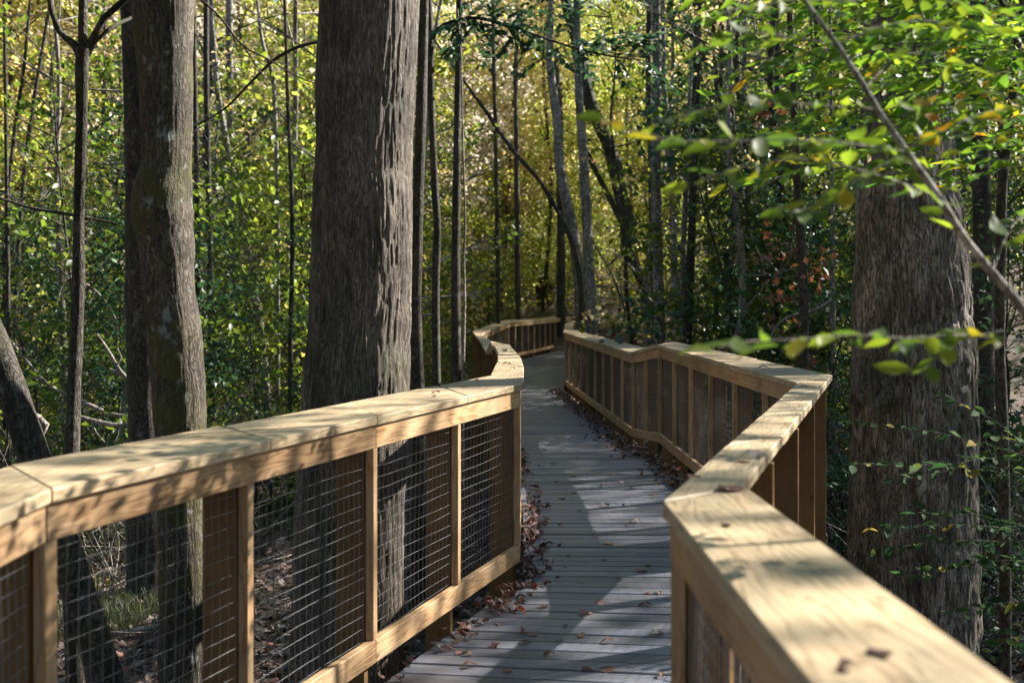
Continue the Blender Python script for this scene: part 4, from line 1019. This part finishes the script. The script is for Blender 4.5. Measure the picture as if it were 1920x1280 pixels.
T_((1860, 510, 2.7), (1900, 420, 2.8), (1960, 380, 2.9))
T_((1700, 285, 2.75), (1620, 330, 2.65), (1540, 380, 2.6), (1480, 400, 2.55))
sapling('leafy_sapling', 'blurred leafy sapling leaning across the upper right corner in the foreground', m_, rr, tw, .075, .034, M['leaf_near'], M['bark_dead'], 61)

# second leafy sapling a little farther back, filling the upper right
tw = []; rs2 = np.random.RandomState(71)
b0 = P(2250, 900, 5.0); b0.z = float(ground_h(b0.x, b0.y)) - .05
m2 = [b0, P(2200, 700, 5.0), P(2100, 420, 5.0), P(2000, 200, 4.9), P(1900, 40, 4.8), P(1800, -120, 4.8)]
for _q in range(125):
    y = rs2.uniform(-80, 340) if _q < 62 else rs2.uniform(-80, 190); x1 = rs2.uniform(1300, 1840); x0 = min(1990, x1 + rs2.uniform(180, 420)); q = rs2.uniform(4.0, 5.6); sl = rs2.normal(0, 35)
    tw.append([P(x0, y + sl, q), P((x0 + x1) / 2, y - 14, q - .1), P(x1, y + 18, q - .2)])
sapling('leafy_sapling', 'dark green leafy sapling spreading in front of the huge furrowed trunk', m2, [.03, .026, .02, .015, .01, .005], tw, .08, .042, M['leaf_near'], M['bark_dark'], 72)

# low leafy bush in front of the furrowed trunk
tw = []
b0 = P(2000, 1300, 5.8); b0.z = float(ground_h(b0.x, b0.y)) - .05
m3 = [b0, P(1990, 1150, 5.8), P(1960, 1000, 5.8), P(1950, 860, 5.8)]
for (x0, y0, x1, y1, q) in [(1960, 1000, 1650, 990, 5.6), (1960, 1000, 1720, 960, 5.5), (1955, 900, 1600, 870, 5.6), (1955, 880, 1680, 900, 5.7), (1960, 1050, 1700, 1080, 5.5), (1960, 1020, 1640, 1030, 5.4), (1955, 860, 1770, 740, 5.8), (1950, 870, 1780, 870, 5.6), (1980, 1130, 1800, 1150, 5.5), (1980, 1100, 1850, 1050, 5.6), (1950, 860, 1860, 820, 5.9), (1940, 860, 1600, 790, 6.0), (1980, 1150, 1850, 1230, 5.3)]:
    tw.append([P(x0, y0, 5.8), P((x0 + x1) / 2, (y0 + y1) / 2 - 12, (5.8 + q) / 2), P(x1, y1, q)])
sapling('leafy_bush', 'low spreading green bush before the base of the huge furrowed trunk', m3, [.02, .016, .012, .006], tw, .075, .04, M['leaf_bush'], M['bark_dark'], 73)
# leafy bough across the top centre
BX = [808, 820, 850, 895, 950, 1010, 1070, 1140, 1215]; BY = [80, 55, 40, 34, 48, 68, 88, 105, 115]
tw = []
for _ in range(64):
    x0 = rs2.uniform(830, 1215); y0 = float(np.interp(x0, BX, BY)); x1 = x0 + rs2.normal(15, 60); y1 = y0 + rs2.uniform(-75, 75); q = 13.5 + rs2.normal(0, .35)
    tw.append([P(x0, y0, 13.5), P((x0 + x1) / 2, (y0 + y1) / 2 - 5, (q + 13.5) / 2), P(x1, y1, q)])
base = [o for o in bpy.data.objects if o.name.startswith('young_tree') and 'arching' in o.get('label', '')][0]
tb = TB(); tb.tube([P(a, b_, 13.5) for a, b_ in zip(BX, BY)], [.02] * 5 + [.014, .012, .009, .006], seg=6, step=.1); parts = [twig_leaves(t_, rs2, .12, .035, tb, r0=.004) for t_ in tw]; V, Fq, rn = cat(parts)
link_mesh('twigs', tb.mesh('twigs', base.location), M['bark_dark'], base)
link_mesh('crown', np_mesh('crown', V - np.array(tuple(base.location)), Fq, rn), M['leaf_dark'], base)

# ------------------------------------------------------------------ light, sky, camera
SUN_AZ, SUN_EL = 27.0, 35.0      # azimuth from +x towards +y
sd = Vector((math.cos(rad(SUN_EL)) * math.cos(rad(SUN_AZ)), math.cos(rad(SUN_EL)) * math.sin(rad(SUN_AZ)), math.sin(rad(SUN_EL))))
sl = bpy.data.lights.new('sun', 'SUN'); sl.energy = 5.0; sl.angle = rad(.5); sl.color = (1, .94, .85)
so = bpy.data.objects.new('sun', sl); col.objects.link(so); so.rotation_euler = sd.to_track_quat('Z', 'Y').to_euler(); so.location = (20, 15, 30)
w = bpy.data.worlds.new('World'); scene.world = w; w.use_nodes = True; nt = w.node_tree; nt.nodes.clear()
sk = N(nt, 'ShaderNodeTexSky'); sk.sky_type = 'NISHITA'; sk.sun_disc = False; sk.ozone_density = 4.0; sk.dust_density = .4; sk.air_density = 1.2; sk.sun_elevation = rad(SUN_EL); sk.sun_rotation = rad(90 - SUN_AZ)
bg = N(nt, 'ShaderNodeBackground', ins={'Strength': .066}); L(nt, sk.outputs[0], bg.inputs[0]); o = N(nt, 'ShaderNodeOutputWorld'); L(nt, bg.outputs[0], o.inputs[0])

cam = bpy.data.cameras.new('camera'); co = bpy.data.objects.new('camera', cam); col.objects.link(co)
co.location = (0, 0, EYE); co.rotation_euler = (rad(90), 0, 0)
cam.sensor_width = 36; cam.lens = 36 * F / 1920; cam.shift_y = -(640 - HY) / 1920
cam.clip_end = 1000; cam.clip_start = .05
cam.dof.use_dof = True; cam.dof.focus_distance = 8.0; cam.dof.aperture_fstop = 3.2
scene.camera = co
scene.view_settings.view_transform = 'Standard'; scene.view_settings.look = 'None'; scene.view_settings.gamma = 1
scene.view_settings.exposure = 1.75
scene.cycles.use_denoising = True
scene.cycles.max_bounces = 6; scene.cycles.diffuse_bounces = 3; scene.cycles.transmission_bounces = 4; scene.cycles.glossy_bounces = 2
scene.cycles.sample_clamp_indirect = 4
